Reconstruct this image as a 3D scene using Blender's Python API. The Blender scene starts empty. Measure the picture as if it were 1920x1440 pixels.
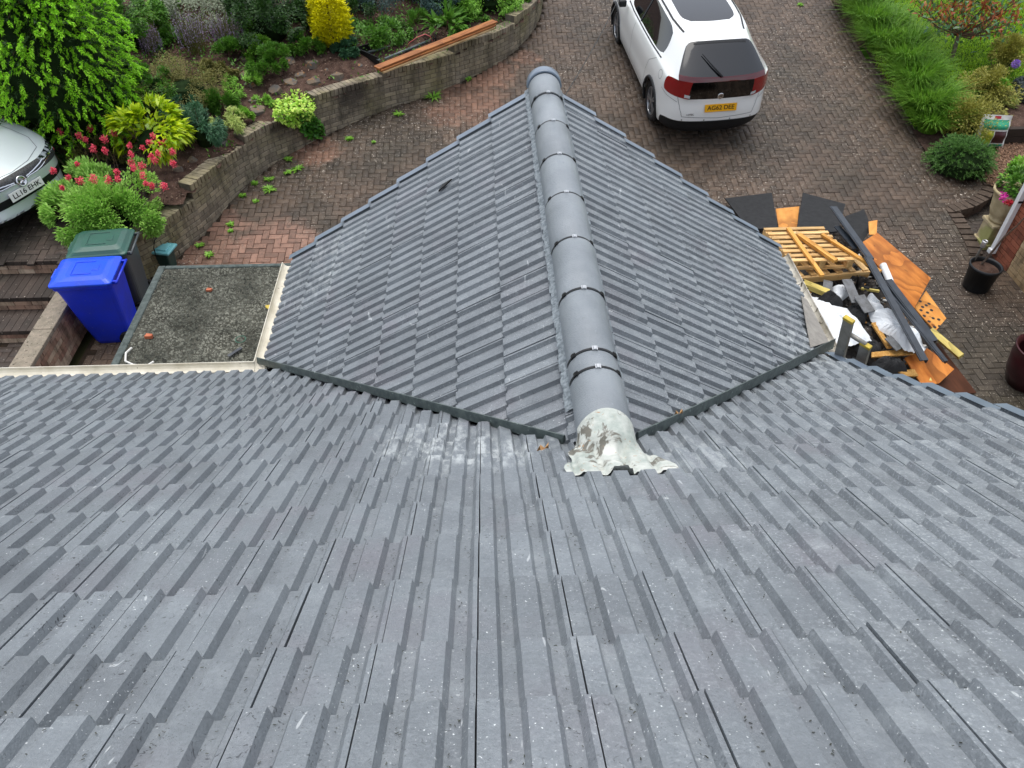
import bpy, bmesh, math, random
import numpy as np
from mathutils import Vector, Matrix
from mathutils.bvhtree import BVHTree

rnd = random.Random(11)
rng = np.random.default_rng(11)
scene = bpy.context.scene
col = scene.collection
rad = math.radians

# ------------------------------------------------------------------ camera, sky, sun, exposure
cam_data = bpy.data.cameras.new("camera")
cam = bpy.data.objects.new("camera", cam_data)
col.objects.link(cam)
cam.location = (0.032, 0.0, 6.638)
cam.rotation_euler = (rad(45.945), rad(-0.177), rad(-2.440))
cam_data.sensor_width = 36.0
cam_data.lens = 36.0 * 1442.0 / 1920.0
cam_data.clip_end = 1000.0
cam_data.clip_start = 0.05
scene.camera = cam

world = bpy.data.worlds.new("World")
scene.world = world
world.use_nodes = True
wn = world.node_tree
bg = wn.nodes["Background"]
sky = wn.nodes.new("ShaderNodeTexSky")
sky.sky_type = 'NISHITA'
sky.sun_disc = False
sky.sun_elevation = rad(78)
sky.sun_rotation = rad(-14)
sky.air_density = 1.0
sky.dust_density = 3.0
sky.ozone_density = 1.0
hs = wn.nodes.new("ShaderNodeHueSaturation")      # a veil of cloud takes most of the blue out of the sky
hs.inputs["Saturation"].default_value = 0.42
wn.links.new(sky.outputs[0], hs.inputs["Color"])
wn.links.new(hs.outputs[0], bg.inputs[0])
bg.inputs[1].default_value = 0.13

sun_data = bpy.data.lights.new("sun", 'SUN')
sun_data.energy = 0.6
sun_data.angle = rad(50)
sun_data.color = (1.0, 0.96, 0.9)
sun = bpy.data.objects.new("sun", sun_data)
col.objects.link(sun)
sun.location = (0, 0, 30)
SD = Vector((-0.05, 0.20, 0.98)).normalized()     # towards the sun
sun.rotation_euler = SD.to_track_quat('Z', 'Y').to_euler()

scene.view_settings.view_transform = 'Standard'
scene.view_settings.look = 'None'
scene.view_settings.gamma = 1.0
scene.view_settings.use_curve_mapping = False
scene.view_settings.exposure = 1.1

# ------------------------------------------------------------------ pixel -> ray helpers
FPX = 1442.0
CM = Matrix.LocRotScale(cam.location, cam.rotation_euler, None)
CR = CM.to_3x3()
CL = Vector(cam.location)
def ray(px, py):
    return CR @ Vector(((px - 960) / FPX, -(py - 720) / FPX, -1.0))
def P(px, py, z):
    d = ray(px, py)
    return CL + d * ((z - CL.z) / d.z)
def PY(px, py, y):
    d = ray(px, py)
    return CL + d * ((y - CL.y) / d.y)
def PL(px, py, pt, n):
    d = ray(px, py); n = Vector(n)
    return CL + d * ((Vector(pt) - CL).dot(n) / d.dot(n))
def hit(px, py, fn):
    d = ray(px, py); t = 6.0; lo = 6.0
    while t < 60:
        q = CL + d * t
        if q.z < fn(q.x, q.y):
            hi = t
            for _ in range(16):
                m = (lo + hi) / 2; q = CL + d * m
                if q.z < fn(q.x, q.y): hi = m
                else: lo = m
            return CL + d * lo
        lo = t; t += 0.6
    return CL + d * 60
CRI = np.array(CR)
def pix(p):
    q = (np.asarray(p, float) - np.array(CL)) @ CRI
    w = -q[..., 2]
    return np.stack([960 + FPX * q[..., 0] / w, 720 - FPX * q[..., 1] / w], -1), w

# ------------------------------------------------------------------ materials
def lin(h):
    if isinstance(h, str):
        v = [int(h[i:i + 2], 16) / 255 for i in (0, 2, 4)]
        return tuple(((c / 12.92) if c <= 0.04045 else ((c + 0.055) / 1.055) ** 2.4) for c in v)
    return tuple(h)
class NT:
    def __init__(s, name):
        s.m = bpy.data.materials.new(name); s.m.use_nodes = True
        s.t = s.m.node_tree; s.b = s.t.nodes["Principled BSDF"]; s.out = s.t.nodes["Material Output"]
        s.geo = s.n("ShaderNodeNewGeometry"); s.pos = s.geo.outputs["Position"]
    def n(s, k, **kw):
        o = s.t.nodes.new(k)
        for a, v in kw.items(): setattr(o, a, v)
        return o
    def l(s, a, b): s.t.links.new(a, b)
    def noise(s, sc, det=3, rough=.55, vec=None, scale3=None, dist=0):
        o = s.n("ShaderNodeTexNoise"); o.inputs["Scale"].default_value = sc
        o.inputs["Detail"].default_value = det; o.inputs["Roughness"].default_value = rough
        o.inputs["Distortion"].default_value = dist
        v = vec or s.pos
        if scale3:
            mp = s.n("ShaderNodeVectorMath", operation='MULTIPLY'); s.l(v, mp.inputs[0]); mp.inputs[1].default_value = scale3; v = mp.outputs[0]
        s.l(v, o.inputs["Vector"]); return o.outputs["Fac"]
    def ramp(s, v, a, b):
        o = s.n("ShaderNodeMapRange"); o.inputs[1].default_value = a; o.inputs[2].default_value = b
        s.l(v, o.inputs[0]); return o.outputs[0]
    def math(s, op, a, b=None):
        o = s.n("ShaderNodeMath", operation=op)
        for i, v in enumerate((a, b)):
            if v is None: continue
            if isinstance(v, (int, float)): o.inputs[i].default_value = v
            else: s.l(v, o.inputs[i])
        return o.outputs[0]
    def mix(s, f, a, b, blend='MIX'):
        o = s.n("ShaderNodeMix", data_type='RGBA', blend_type=blend)
        for i, v in ((0, f), (6, a), (7, b)):
            if isinstance(v, (int, float)): o.inputs[i].default_value = v
            elif isinstance(v, tuple): o.inputs[i].default_value = (*v[:3], 1)
            else: s.l(v, o.inputs[i])
        return o.outputs[2]
    def rand(s):
        oi = s.n("ShaderNodeObjectInfo")
        return s.math('FRACT', s.math('ADD', oi.outputs["Random"], s.geo.outputs["Random Per Island"]))
    def near(s, c, r, warp=.5, wsc=3):
        d = s.n("ShaderNodeVectorMath", operation='DISTANCE'); s.l(s.pos, d.inputs[0]); d.inputs[1].default_value = c
        x = s.math('ADD', d.outputs["Value"], s.math('MULTIPLY', s.math('SUBTRACT', s.noise(wsc, 4), .5), warp * 2))
        return s.ramp(x, r, r * .55)
    def fin(s, colr, rough=.7, spec=.5, bump=None, bstr=.3, bdist=.01, metal=0, coat=0, trans=0):
        s.b.inputs["Roughness"].default_value = rough if isinstance(rough, (int, float)) else .7
        if not isinstance(rough, (int, float)): s.l(rough, s.b.inputs["Roughness"])
        s.b.inputs["Specular IOR Level"].default_value = spec
        s.b.inputs["Metallic"].default_value = metal
        s.b.inputs["Coat Weight"].default_value = coat
        if coat: s.b.inputs["Coat Roughness"].default_value = .04
        if isinstance(colr, tuple): s.b.inputs["Base Color"].default_value = (*colr[:3], 1)
        else: s.l(colr, s.b.inputs["Base Color"])
        if bump is not None:
            bn = s.n("ShaderNodeBump"); bn.inputs["Strength"].default_value = bstr; bn.inputs["Distance"].default_value = bdist
            s.l(bump, bn.inputs["Height"]); s.l(bn.outputs[0], s.b.inputs["Normal"])
        if trans:
            tr = s.n("ShaderNodeBsdfTranslucent"); mx = s.n("ShaderNodeMixShader"); mx.inputs[0].default_value = trans
            if isinstance(colr, tuple): tr.inputs[0].default_value = (*colr[:3], 1)
            else: s.l(colr, tr.inputs[0])
            s.l(s.b.outputs[0], mx.inputs[1]); s.l(tr.outputs[0], mx.inputs[2]); s.l(mx.outputs[0], s.out.inputs[0])
        return s.m
def mat(name, c1, c2=None, sc=6.0, rough=.7, spec=.4, bump=0.0, bsc=60.0, isl=0.0, metal=0, coat=0, trans=0, specks=None, patches=(), det=4):
    k = NT(name); c1 = lin(c1)
    c = c1
    if c2: c = k.mix(k.ramp(k.noise(sc, det), .35, .65), c1, lin(c2))
    for (ctr, r, pc, st) in patches:
        c = k.mix(k.math('MULTIPLY', k.near(ctr, r), st), c, lin(pc))
    if isl:
        f = k.math('ADD', k.math('MULTIPLY', k.rand(), 2 * isl), 1 - isl)
        cb = k.n("ShaderNodeCombineColor")
        for i in range(3): k.l(f, cb.inputs[i])
        c = k.mix(1.0, c, cb.outputs[0], 'MULTIPLY')
    for sp in (specks or ()):
        c = k.mix(k.ramp(k.noise(sp[1], 2), sp[2], sp[2] + .06), c, lin(sp[0]))
    return k.fin(c, rough, spec, k.noise(bsc, 4) if bump else None, bump, .01, metal, coat, trans)
def leafmat(name, ca, cb, rough=.5, trans=.25, spec=.35, isl=.25):
    k = NT(name)
    ca = tuple(min(.9, x * 1.5) for x in lin(ca)); cb = tuple(min(.9, x * 1.5) for x in lin(cb))
    c = k.mix(k.rand(), ca, cb)
    c = k.mix(k.ramp(k.noise(1.6, 3), .3, .7), c, k.mix(.35, c, ca))
    return k.fin(c, rough, spec, None, trans=trans)
def woodmat(name, c1, c2, knots=None, scl=(3, 30, 30), rough=.65, wave=6.0):
    k = NT(name); tc = k.n("ShaderNodeTexCoord"); v = tc.outputs["Object"]
    oi = k.n("ShaderNodeObjectInfo")
    add = k.n("ShaderNodeVectorMath", operation='ADD'); k.l(v, add.inputs[0]); k.l(oi.outputs["Location"], add.inputs[1])
    n1 = k.noise(1.0, 4, .6, add.outputs[0], scl)
    rings = k.math('FRACT', k.math('MULTIPLY', k.noise(1.0, 2, .5, add.outputs[0], (scl[0] * .4, scl[1] * .12, scl[2] * .12)), wave))
    c = k.mix(k.ramp(n1, .3, .7), lin(c1), lin(c2))
    c = k.mix(k.math('MULTIPLY', k.ramp(rings, .5, 1.0), .6), c, tuple(x * .5 for x in lin(c2)))
    if knots: c = k.mix(k.ramp(k.noise(6, 1, .5, add.outputs[0]), .70, .76), c, lin(knots))
    f = k.math('ADD', k.math('MULTIPLY', oi.outputs["Random"], .3), .85)
    cb = k.n("ShaderNodeCombineColor")
    for i in range(3): k.l(f, cb.inputs[i])
    c = k.mix(1.0, c, cb.outputs[0], 'MULTIPLY')
    return k.fin(c, rough, .3, n1, .15, .004)

MT = {}
# ------------------------------------------------------------------ objects
def tag(o, label=None, cat=None, group=None, kind=None):
    if label: o["label"] = label
    if cat: o["category"] = cat
    if group: o["group"] = group
    if kind: o["kind"] = kind
    return o
def thing(name, label, cat, loc=(0, 0, 0), rot=(0, 0, 0), group=None):
    o = bpy.data.objects.new(name, None); col.objects.link(o)
    o.empty_display_size = .1
    o.location = loc; o.rotation_euler = rot
    return tag(o, label, cat, group)
def wl(o):
    v = Vector((0, 0, 0))
    while o is not None:
        v = v + o.location; o = o.parent
    return v
def link(name, me, m=None, parent=None, smooth=False):
    o = bpy.data.objects.new(name, me); col.objects.link(o)
    if m is not None and not me.materials: me.materials.append(m)
    if parent is not None: o.parent = parent
    if smooth: me.polygons.foreach_set("use_smooth", [True] * len(me.polygons))
    return o
class MB:
    """collects polygons; build() links them as one mesh object"""
    def __init__(s): s.v = []; s.f = []
    def add(s, vs, fs):
        o = len(s.v); s.v += [tuple(p) for p in vs]; s.f += [tuple(i + o for i in f) for f in fs]; return s
    def box(s, c, sz, M=None, bottom=True, taper=1.0):
        x, y, z = [k / 2 for k in sz]; vs = []
        for dz in (-z, z):
            t = taper if dz < 0 else 1.0
            for dx, dy in ((-x, -y), (x, -y), (x, y), (-x, y)): vs.append(Vector((dx * t, dy * t, dz)))
        if M is not None: vs = [M @ v for v in vs]
        vs = [v + Vector(c) for v in vs]
        fs = [(4, 5, 6, 7), (0, 1, 5, 4), (1, 2, 6, 5), (2, 3, 7, 6), (3, 0, 4, 7)]
        if bottom: fs.append((3, 2, 1, 0))
        return s.add(vs, fs)
    def prism(s, poly, z0, z1=None):
        """poly: list of 3-vectors (top outline) ; extruded by vector z0"""
        n = len(poly); e = Vector(z0)
        a = [Vector(p) for p in poly]; b = [p + e for p in a]
        return s.add(a + b, [tuple(range(n)), tuple(range(2 * n - 1, n - 1, -1))] + [(i, i + n, (i + 1) % n + n, (i + 1) % n) for i in range(n)])
    def tube(s, pts, r, seg=8, cap=True):
        pts = [Vector(p) for p in pts]; n = len(pts); vs = []; fs = []
        rr = r if isinstance(r, (list, tuple)) else [r] * n
        up = Vector((0, 0, 1))
        for i, p in enumerate(pts):
            d = (pts[min(i + 1, n - 1)] - pts[max(i - 1, 0)]).normalized()
            a = d.cross(up if abs(d.z) < .9 else Vector((1, 0, 0))).normalized(); b = d.cross(a)
            for k in range(seg):
                t = 2 * math.pi * k / seg
                vs.append(p + a * math.cos(t) * rr[i] + b * math.sin(t) * rr[i])
        for i in range(n - 1):
            for k in range(seg):
                k2 = (k + 1) % seg
                fs.append((i * seg + k, i * seg + k2, (i + 1) * seg + k2, (i + 1) * seg + k))
        if cap: fs += [tuple(range(seg))[::-1], tuple(range((n - 1) * seg, n * seg))]
        return s.add(vs, fs)
    def lathe(s, prof, c=(0, 0, 0), seg=24, cap=False):
        vs = []; n = len(prof)
        for r, z in prof:
            for k in range(seg):
                t = 2 * math.pi * k / seg; vs.append((c[0] + r * math.cos(t), c[1] + r * math.sin(t), c[2] + z))
        fs = [(i * seg + k, i * seg + (k + 1) % seg, (i + 1) * seg + (k + 1) % seg, (i + 1) * seg + k) for i in range(n - 1) for k in range(seg)]
        if cap: fs += [tuple(range(seg))[::-1], tuple(range((n - 1) * seg, n * seg))]
        return s.add(vs, fs)
    def grid(s, fn, nu, nv):
        vs = [fn(i / nu, j / nv) for j in range(nv + 1) for i in range(nu + 1)]
        fs = [(j * (nu + 1) + i, j * (nu + 1) + i + 1, (j + 1) * (nu + 1) + i + 1, (j + 1) * (nu + 1) + i) for j in range(nv) for i in range(nu)]
        return s.add(vs, fs)
    def mesh(s, name, off=(0, 0, 0)):
        me = bpy.data.meshes.new(name); ox, oy, oz = off
        me.from_pydata([(p[0] - ox, p[1] - oy, p[2] - oz) for p in s.v], [], s.f); me.update(); return me
    def build(s, name, m, parent=None, smooth=False, local=False, bevel=0, at=None):
        """vertices are in world space (parents only translate) unless local"""
        if parent is not None and not local: off = wl(parent)
        elif at is not None: off = Vector(at)
        else: off = Vector((0, 0, 0))
        o = link(name, s.mesh(name, off), m, parent, smooth)
        if parent is None and at is not None: o.location = at
        if bevel:
            b = o.modifiers.new("b", 'BEVEL'); b.width = bevel; b.segments = 2; b.limit_method = 'ANGLE'; b.angle_limit = rad(40)
        return o
def np_mesh(name, V, F, m, parent=None, smooth=False, off=None):
    """V (n,3) array, F (k,4) or (k,3) array"""
    V = np.asarray(V, np.float32)
    if off is None: off = wl(parent) if parent is not None else (0, 0, 0)
    V = V - np.array(off, np.float32)
    me = bpy.data.meshes.new(name); k, c = F.shape
    me.vertices.add(len(V)); me.vertices.foreach_set("co", V.ravel())
    me.loops.add(k * c); me.loops.foreach_set("vertex_index", F.astype(np.int32).ravel())
    me.polygons.add(k); me.polygons.foreach_set("loop_start", np.arange(0, k * c, c, dtype=np.int32))
    me.update(calc_edges=True); me.validate()
    return link(name, me, m, parent, smooth)
def frame(d, up=(0, 0, 1)):
    """rotation whose x axis runs along d, z axis near up"""
    x = Vector(d).normalized(); z = Vector(up); y = z.cross(x)
    if y.length < 1e-4: y = Vector((0, 1, 0)).cross(x)
    y.normalize(); z = x.cross(y)
    return Matrix((x, y, z)).transposed()
def beam(name, a, b, w, h, m, parent=None, roll=0, label=None, cat=None, group=None, bevel=.003, up=(0, 0, 1)):
    """a bar of section w x h from a to b, a mesh with its own local axes (x along it)"""
    a = Vector(a); b = Vector(b); L = (b - a).length
    Rm = frame(b - a, up) @ Matrix.Rotation(roll, 3, 'X')
    o = MB().box((0, 0, 0), (L, w, h)).build(name, m, None, bevel=bevel)
    o.matrix_basis = Matrix.Translation((a + b) / 2) @ Rm.to_4x4()
    if parent is not None:
        o.parent = parent; o.location = (a + b) / 2 - wl(parent)
    return tag(o, label, cat, group)
def slab(name, pts, th, m, parent=None, label=None, cat=None, group=None, kind=None):
    """polygon plate: pts are coplanar world points seen from above, thickness downwards"""
    pts = [Vector(p) for p in pts]; c = sum(pts, Vector()) / len(pts)
    n = Vector((0, 0, 0))
    for i in range(len(pts)): n += (pts[i] - c).cross(pts[(i + 1) % len(pts)] - c)
    n.normalize()
    if n.z < 0: n = -n; pts = pts[::-1]
    Rm = frame(max(((pts[(i + 1) % len(pts)] - pts[i]) for i in range(len(pts))), key=lambda v: v.length), n)
    inv = Rm.transposed(); loc = [inv @ (p - c) for p in pts]
    loc = [Vector((p.x, p.y, 0)) for p in loc]
    o = MB().prism(loc, (0, 0, -th)).build(name, m)
    o.matrix_basis = Matrix.Translation(c) @ Rm.to_4x4()
    if parent is not None:
        o.parent = parent; o.location = c - wl(parent)
    return tag(o, label, cat, group, kind)
def inside(x, y, poly):
    r = False; n = len(poly)
    for i in range(n):
        x1, y1 = poly[i][:2]; x2, y2 = poly[(i + 1) % n][:2]
        if (y1 > y) != (y2 > y) and x < (x2 - x1) * (y - y1) / (y2 - y1) + x1: r = not r
    return r
def inside_np(X, Y, poly):
    r = np.zeros(X.shape, bool); n = len(poly)
    for i in range(n):
        x1, y1 = poly[i][:2]; x2, y2 = poly[(i + 1) % n][:2]
        if y1 == y2: continue
        r ^= ((y1 > Y) != (y2 > Y)) & (X < (x2 - x1) * (Y - y1) / (y2 - y1) + x1)
    return r
# ------------------------------------------------------------------ terrain
def drive(y):
    y = min(y, 24.0)
    return 0.163 * math.log1p(math.exp((y - 9.2) * 4.0)) / 4.0 if y < 12 else 0.163 * (y - 9.2)
def drive_np(Y):
    Y = np.minimum(Y, 24.0); return 0.163 * np.log1p(np.exp(np.clip((Y - 9.2) * 4.0, -50, 50))) / 4.0
def GD(px, py): return hit(px, py, lambda x, y: drive(y))
WBASE = [(334, 484.6), (362, 457), (391.7, 430), (446, 361.7), (487.5, 328), (508, 309.6), (546, 289), (601, 257), (655, 234), (722, 205), (812, 178), (870, 151), (933, 121), (975, 88), (1006, 51), (1019, 12)]
WALL = [(-5.45, 8.98), (-5.25, 9.0), (-4.98, 9.03), (-4.78, 9.14)] + [tuple(GD(*q)[:2]) for q in WBASE] + [(1.42, 17.8), (1.2, 19.5), (0.6, 21.5)]
WA = np.array(WALL)
def wall_dist(X, Y):
    X = np.asarray(X, float); Y = np.asarray(Y, float); best = np.full(X.shape, 1e9)
    for (ax, ay), (bx, by) in zip(WALL[:-1], WALL[1:]):
        dx, dy = bx - ax, by - ay; t = np.clip(((X - ax) * dx + (Y - ay) * dy) / (dx * dx + dy * dy), 0, 1)
        best = np.minimum(best, np.hypot(X - ax - t * dx, Y - ay - t * dy))
    return best
PARK = [(-5.2, 9.06), (-5.3, 8.86), (-13, 8.86), (-13, 15.5), (-9.0, 13.9), (-6.9, 12.2), (-5.3, 10.9), (-4.5, 10.0), (-4.62, 9.5), (-4.9, 9.2)]
def park(y): return 0.60 + 0.10 * max(0.0, y - 8.86)
def garden_np(X, Y):
    return 0.84 + 0.118 * (np.minimum(Y, 24) - 10) + 0.10 * np.minimum(wall_dist(X, Y), 6)
def garden(x, y): return float(garden_np(np.array([x]), np.array([y]))[0])
def GG(px, py): return hit(px, py, garden)

MT['soil'] = mat('soil', '3a2c26', '57453c', 9, .95, .1, .6, 40, specks=[('8d7c74', 55, .66)])
MT['bark'] = mat('bark_chips', '5a4234', '7d6350', 22, .9, .2, .9, 45, specks=[('b8a594', 60, .62)])
MT['lawn_soil'] = mat('lawn_ground', '2f4a10', '40621a', 7, .95, .1, .4, 80)
MT['ground'] = mat('far_ground', '3a3d22', '4a4630', .5, .95, .1)

# one sheet to the horizon, a little under everything that is built on it
g = MB()
ys = [-150, -40, -10, 0, 4, 7, 9, 9.6, 11, 14, 18, 24, 40, 150]
vs = [(x, y, drive(y) - 0.12 - (0.75 if 9 < y else 0)) for y in ys for x in (-150, -40, -12, 0, 12, 40, 150)]
g.add(vs, [(j * 7 + i, j * 7 + i + 1, (j + 1) * 7 + i + 1, (j + 1) * 7 + i) for j in range(len(ys) - 1) for i in range(6)])
tag(g.build('ground', MT['ground']), kind='structure')

def sheet(name, poly, zf, m, step=.25, dz=0.0, kind='structure', inv=None, jag=True):
    xs = np.arange(min(p[0] for p in poly), max(p[0] for p in poly) + step, step)
    ysl = np.arange(min(p[1] for p in poly), max(p[1] for p in poly) + step, step)
    X, Y = np.meshgrid(xs, ysl); Zv = zf(X, Y) + dz
    cx = X[:-1, :-1] + step / 2; cy = Y[:-1, :-1] + step / 2
    keep = inside_np(cx, cy, poly)
    if inv is not None: keep &= ~inv(cx, cy)
    idx = np.arange(X.size).reshape(X.shape)
    F = np.stack([idx[:-1, :-1][keep], idx[:-1, 1:][keep], idx[1:, 1:][keep], idx[1:, :-1][keep]], 1)
    used = np.unique(F); remap = np.zeros(X.size, int); remap[used] = np.arange(len(used))
    V = np.stack([X.ravel(), Y.ravel(), Zv.ravel()], 1)[used]
    o = np_mesh(name, V, remap[F], m, smooth=True)
    return tag(o, kind=kind)

# garden soil behind the retaining wall
GP = [tuple(p) for p in WALL] + [(-2, 24), (-16, 24), (-16, 13), (-13, 15.5), (-9.0, 13.9), (-6.9, 12.2), (-5.3, 10.9), (-4.62, 9.9)]
GP = GP[5:]
sheet('garden_bed', GP, lambda X, Y: garden_np(X, Y) + .03 * np.sin(X * 5.1 + np.sin(Y * 3)) * np.sin(Y * 4.3), MT['soil'], .12)

# ------------------------------------------------------------------ herringbone block paving
def paver_mat(name, c1, c2, patches=(), specks=()):
    k = NT(name)
    c = k.mix(k.ramp(k.noise(1.1, 5, .65), .38, .66), lin(c1), lin(c2))
    c = k.mix(k.math('MULTIPLY', k.ramp(k.noise(.55, 4), .52, .68), .55), c, lin('34332a'))
    f = k.math('ADD', k.math('MULTIPLY', k.rand(), .6), .7)
    cb = k.n("ShaderNodeCombineColor")
    for i in range(3): k.l(f, cb.inputs[i])
    for (ctr, r, pc, st) in patches:
        c = k.mix(k.math('MULTIPLY', k.near(ctr, r, .35, 4), st), c, lin(pc))
    c = k.mix(1.0, c, cb.outputs[0], 'MULTIPLY')
    c = k.mix(k.ramp(k.noise(13, 4, .7), .48, .68), c, k.mix(.5, c, lin('2d2823')))
    for (sc, th, pc, lo, hi) in specks:
        m = k.math('MULTIPLY', k.ramp(k.noise(sc, 2), th, th + .05), k.ramp(k.noise(.5, 3), lo, hi))
        c = k.mix(m, c, lin(pc))
    return k.fin(c, .62, .35, k.noise(150, 3), .5, .004)
RED = '86624f'
def w3(px, py):
    q = GD(px, py); return (q.x, q.y, q.z)
red_patches = [(w3(880, 175), .75, RED, .42), (w3(925, 140), .5, RED, .45), (w3(985, 110), .35, RED, .45), (w3(835, 215), .45, RED, .5), (w3(905, 215), .6, RED, .42),
               (w3(380, 470), .7, '7d5c4c', .6), (w3(520, 470), .8, '94705f', .65), (w3(590, 285), .5, '8a6653', .6), (w3(420, 420), .4, '94705f', .5)]
MT['paver'] = paver_mat('block_paving', '54463a', '453a2f', red_patches + [(w3(1850, 690), 1.3, '3c3d28', .55), (w3(1800, 640), 1.6, '3f3832', .7)],
                        [(34, .645, 'bdb4a6', .42, .62), (55, .66, 'a89f90', .3, .6)])
MT['paver_dark'] = paver_mat('parking_paving', '4a3f38', '352e29', [], [(30, .69, 'b9aea2', .3, .6)])
MT['joint'] = mat('paving_joint', '2c2620', '3a3128', 8, .95, .1)

def blocks(poly, zf, x0, x1, y0, y1, ang=0.0):
    i = np.arange(int(x0 / .1), int(x1 / .1)); j = np.arange(int(y0 / .1), int(y1 / .1))
    I, J = np.meshgrid(i, j); vmod = (I - J) % 4
    H = vmod == 0; V = vmod == 3
    cx = np.concatenate([(I[H] + 1) * .1, (I[V] + .5) * .1]); cy = np.concatenate([(J[H] + .5) * .1, (J[V] + 1) * .1])
    hx = np.concatenate([np.full(H.sum(), .0975), np.full(V.sum(), .0475)]); hy = np.concatenate([np.full(H.sum(), .0475), np.full(V.sum(), .0975)])
    k = inside_np(cx, cy, poly)
    return cx[k], cy[k], hx[k], hy[k]
def pave(name, poly, zf, m, hidden, n_single, dz=0.004, bound=None):
    x0 = min(p[0] for p in poly); x1 = max(p[0] for p in poly); y0 = min(p[1] for p in poly); y1 = max(p[1] for p in poly)
    base = sheet(name, poly, lambda X, Y: zf(Y), MT['joint'], .1, -.008)
    cx, cy, hx, hy = blocks(poly, zf, x0, x1, y0, y1)
    n = len(cx); jit = rng.normal(0, .0016, n)
    c3 = np.stack([cx, cy, zf(cy)], 1); uv, w = pix(c3)
    vis = (uv[:, 0] > 0) & (uv[:, 0] < 1920) & (uv[:, 1] > 0) & (uv[:, 1] < 1440)
    for hp in hidden: vis &= ~inside_np(uv[:, 0], uv[:, 1], hp)
    score = np.where(vis, 1 / w ** 2, 0); single = np.zeros(n, bool)
    if n_single: single[np.argsort(-score)[:n_single]] = True
    single &= vis
    # the rest as one mesh
    r = ~single; sx = np.array([-1, 1, 1, -1]); sy = np.array([-1, -1, 1, 1])
    VX = cx[r, None] + hx[r, None] * sx; VY = cy[r, None] + hy[r, None] * sy
    bev = .004
    TX = cx[r, None] + (hx[r, None] - bev) * sx; TY = cy[r, None] + (hy[r, None] - bev) * sy
    tilt = rng.normal(0, .0012, (r.sum(), 4)) + jit[r, None]
    top = np.stack([TX, TY, zf(TY) + dz + tilt], -1); mid = np.stack([VX, VY, zf(VY) + dz + tilt - bev], -1)
    bot = np.stack([VX, VY, zf(VY) - .03], -1)
    V = np.concatenate([top, mid, bot], 1).reshape(-1, 3)
    f = [[0, 1, 2, 3]] + [[a + 4, (a + 1) % 4 + 4, (a + 1) % 4, a] for a in range(4)] + [[a + 8, (a + 1) % 4 + 8, (a + 1) % 4 + 4, a + 4] for a in range(4)]
    F = (np.arange(r.sum())[:, None, None] * 12 + np.array(f)[None]).reshape(-1, 4)
    o = np_mesh('paving_blocks', V, F, m, base); o["kind"] = 'stuff'
    # the nearest ones singly
    for horiz in (True, False):
        a, b = (.0975, .0475) if horiz else (.0475, .0975)
        pb = MB(); tp = [((a - bev) * sx[q], (b - bev) * sy[q], dz) for q in range(4)]; md = [(a * sx[q], b * sy[q], dz - bev) for q in range(4)]; bt = [(a * sx[q], b * sy[q], -.03) for q in range(4)]
        pb.add(tp + md + bt, f); me = pb.mesh('paver'); me.materials.append(m)
        for q in np.nonzero(single & ((hx > hy) == horiz))[0]:
            e = bpy.data.objects.new('paver', me); col.objects.link(e); e.parent = base
            y = float(cy[q]); e.location = (float(cx[q]), y, float(zf(np.array([y]))[0]) + float(jit[q]))
            sl = float((zf(np.array([y + .05])) - zf(np.array([y - .05])))[0] / .1)
            e.rotation_euler = (math.atan(sl), rnd.gauss(0, .008), 0)
    return base

ROOFPX = [(0, 690), (490, 676), (545, 478), (995, 150), (1050, 150), (1445, 440), (1560, 665), (1920, 762), (1920, 1440), (0, 1440)]
FLATPX = [(295, 490), (545, 485), (495, 690), (200, 690)]
DEBPX = [(1355, 365), (1590, 355), (1650, 420), (1780, 600), (1830, 740), (1560, 680), (1450, 440)]
CARPX = [(1140, 0), (1380, 0), (1435, 120), (1425, 220), (1240, 240), (1205, 225), (1150, 60)]
BINPX = [(95, 430), (330, 430), (330, 500), (260, 640), (170, 640)]
edge_o = [tuple(GD(*q)[:2]) for q in [(1800, 330), (1775, 285), (1722, 222), (1665, 140), (1615, 70), (1590, 30), (1571, -10)]]
edge_r = [tuple(GD(*q)[:2]) for q in [(1745, 300), (1722, 262), (1702, 215), (1650, 140), (1600, 70), (1575, 30), (1556, -10)]]
DPOLY = [(-5.16, 3.9), (-5.16, 9.0)] + [tuple(p) for p in WALL[2:]] + [(6.7, 21.5)] + edge_o[::-1]
KERB = [tuple(GD(*q)[:2]) for q in [(1720, 322), (1846, 334), (1852, 350), (1840, 368), (1815, 382), (1780, 391), (1798, 420), (1816, 452), (1826, 478)]]
DPOLY += KERB[1:] + [(7.15, 9.0), (7.75, 8.9), (7.75, 3.0), (2.3, 3.0), (2.3, 5.4), (-1.35, 5.4), (-1.35, 3.9)]
pave('driveway', DPOLY, drive_np, MT['paver'], [ROOFPX, FLATPX, DEBPX, CARPX, BINPX], 300)
pave('parking_area', PARK, lambda Y: .60 + .10 * np.maximum(0, Y - 8.86), MT['paver_dark'], [BINPX, [(0, 200), (120, 300), (110, 360), (0, 430)], [(110, 300), (330, 300), (330, 440), (110, 440)]], 60)

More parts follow.
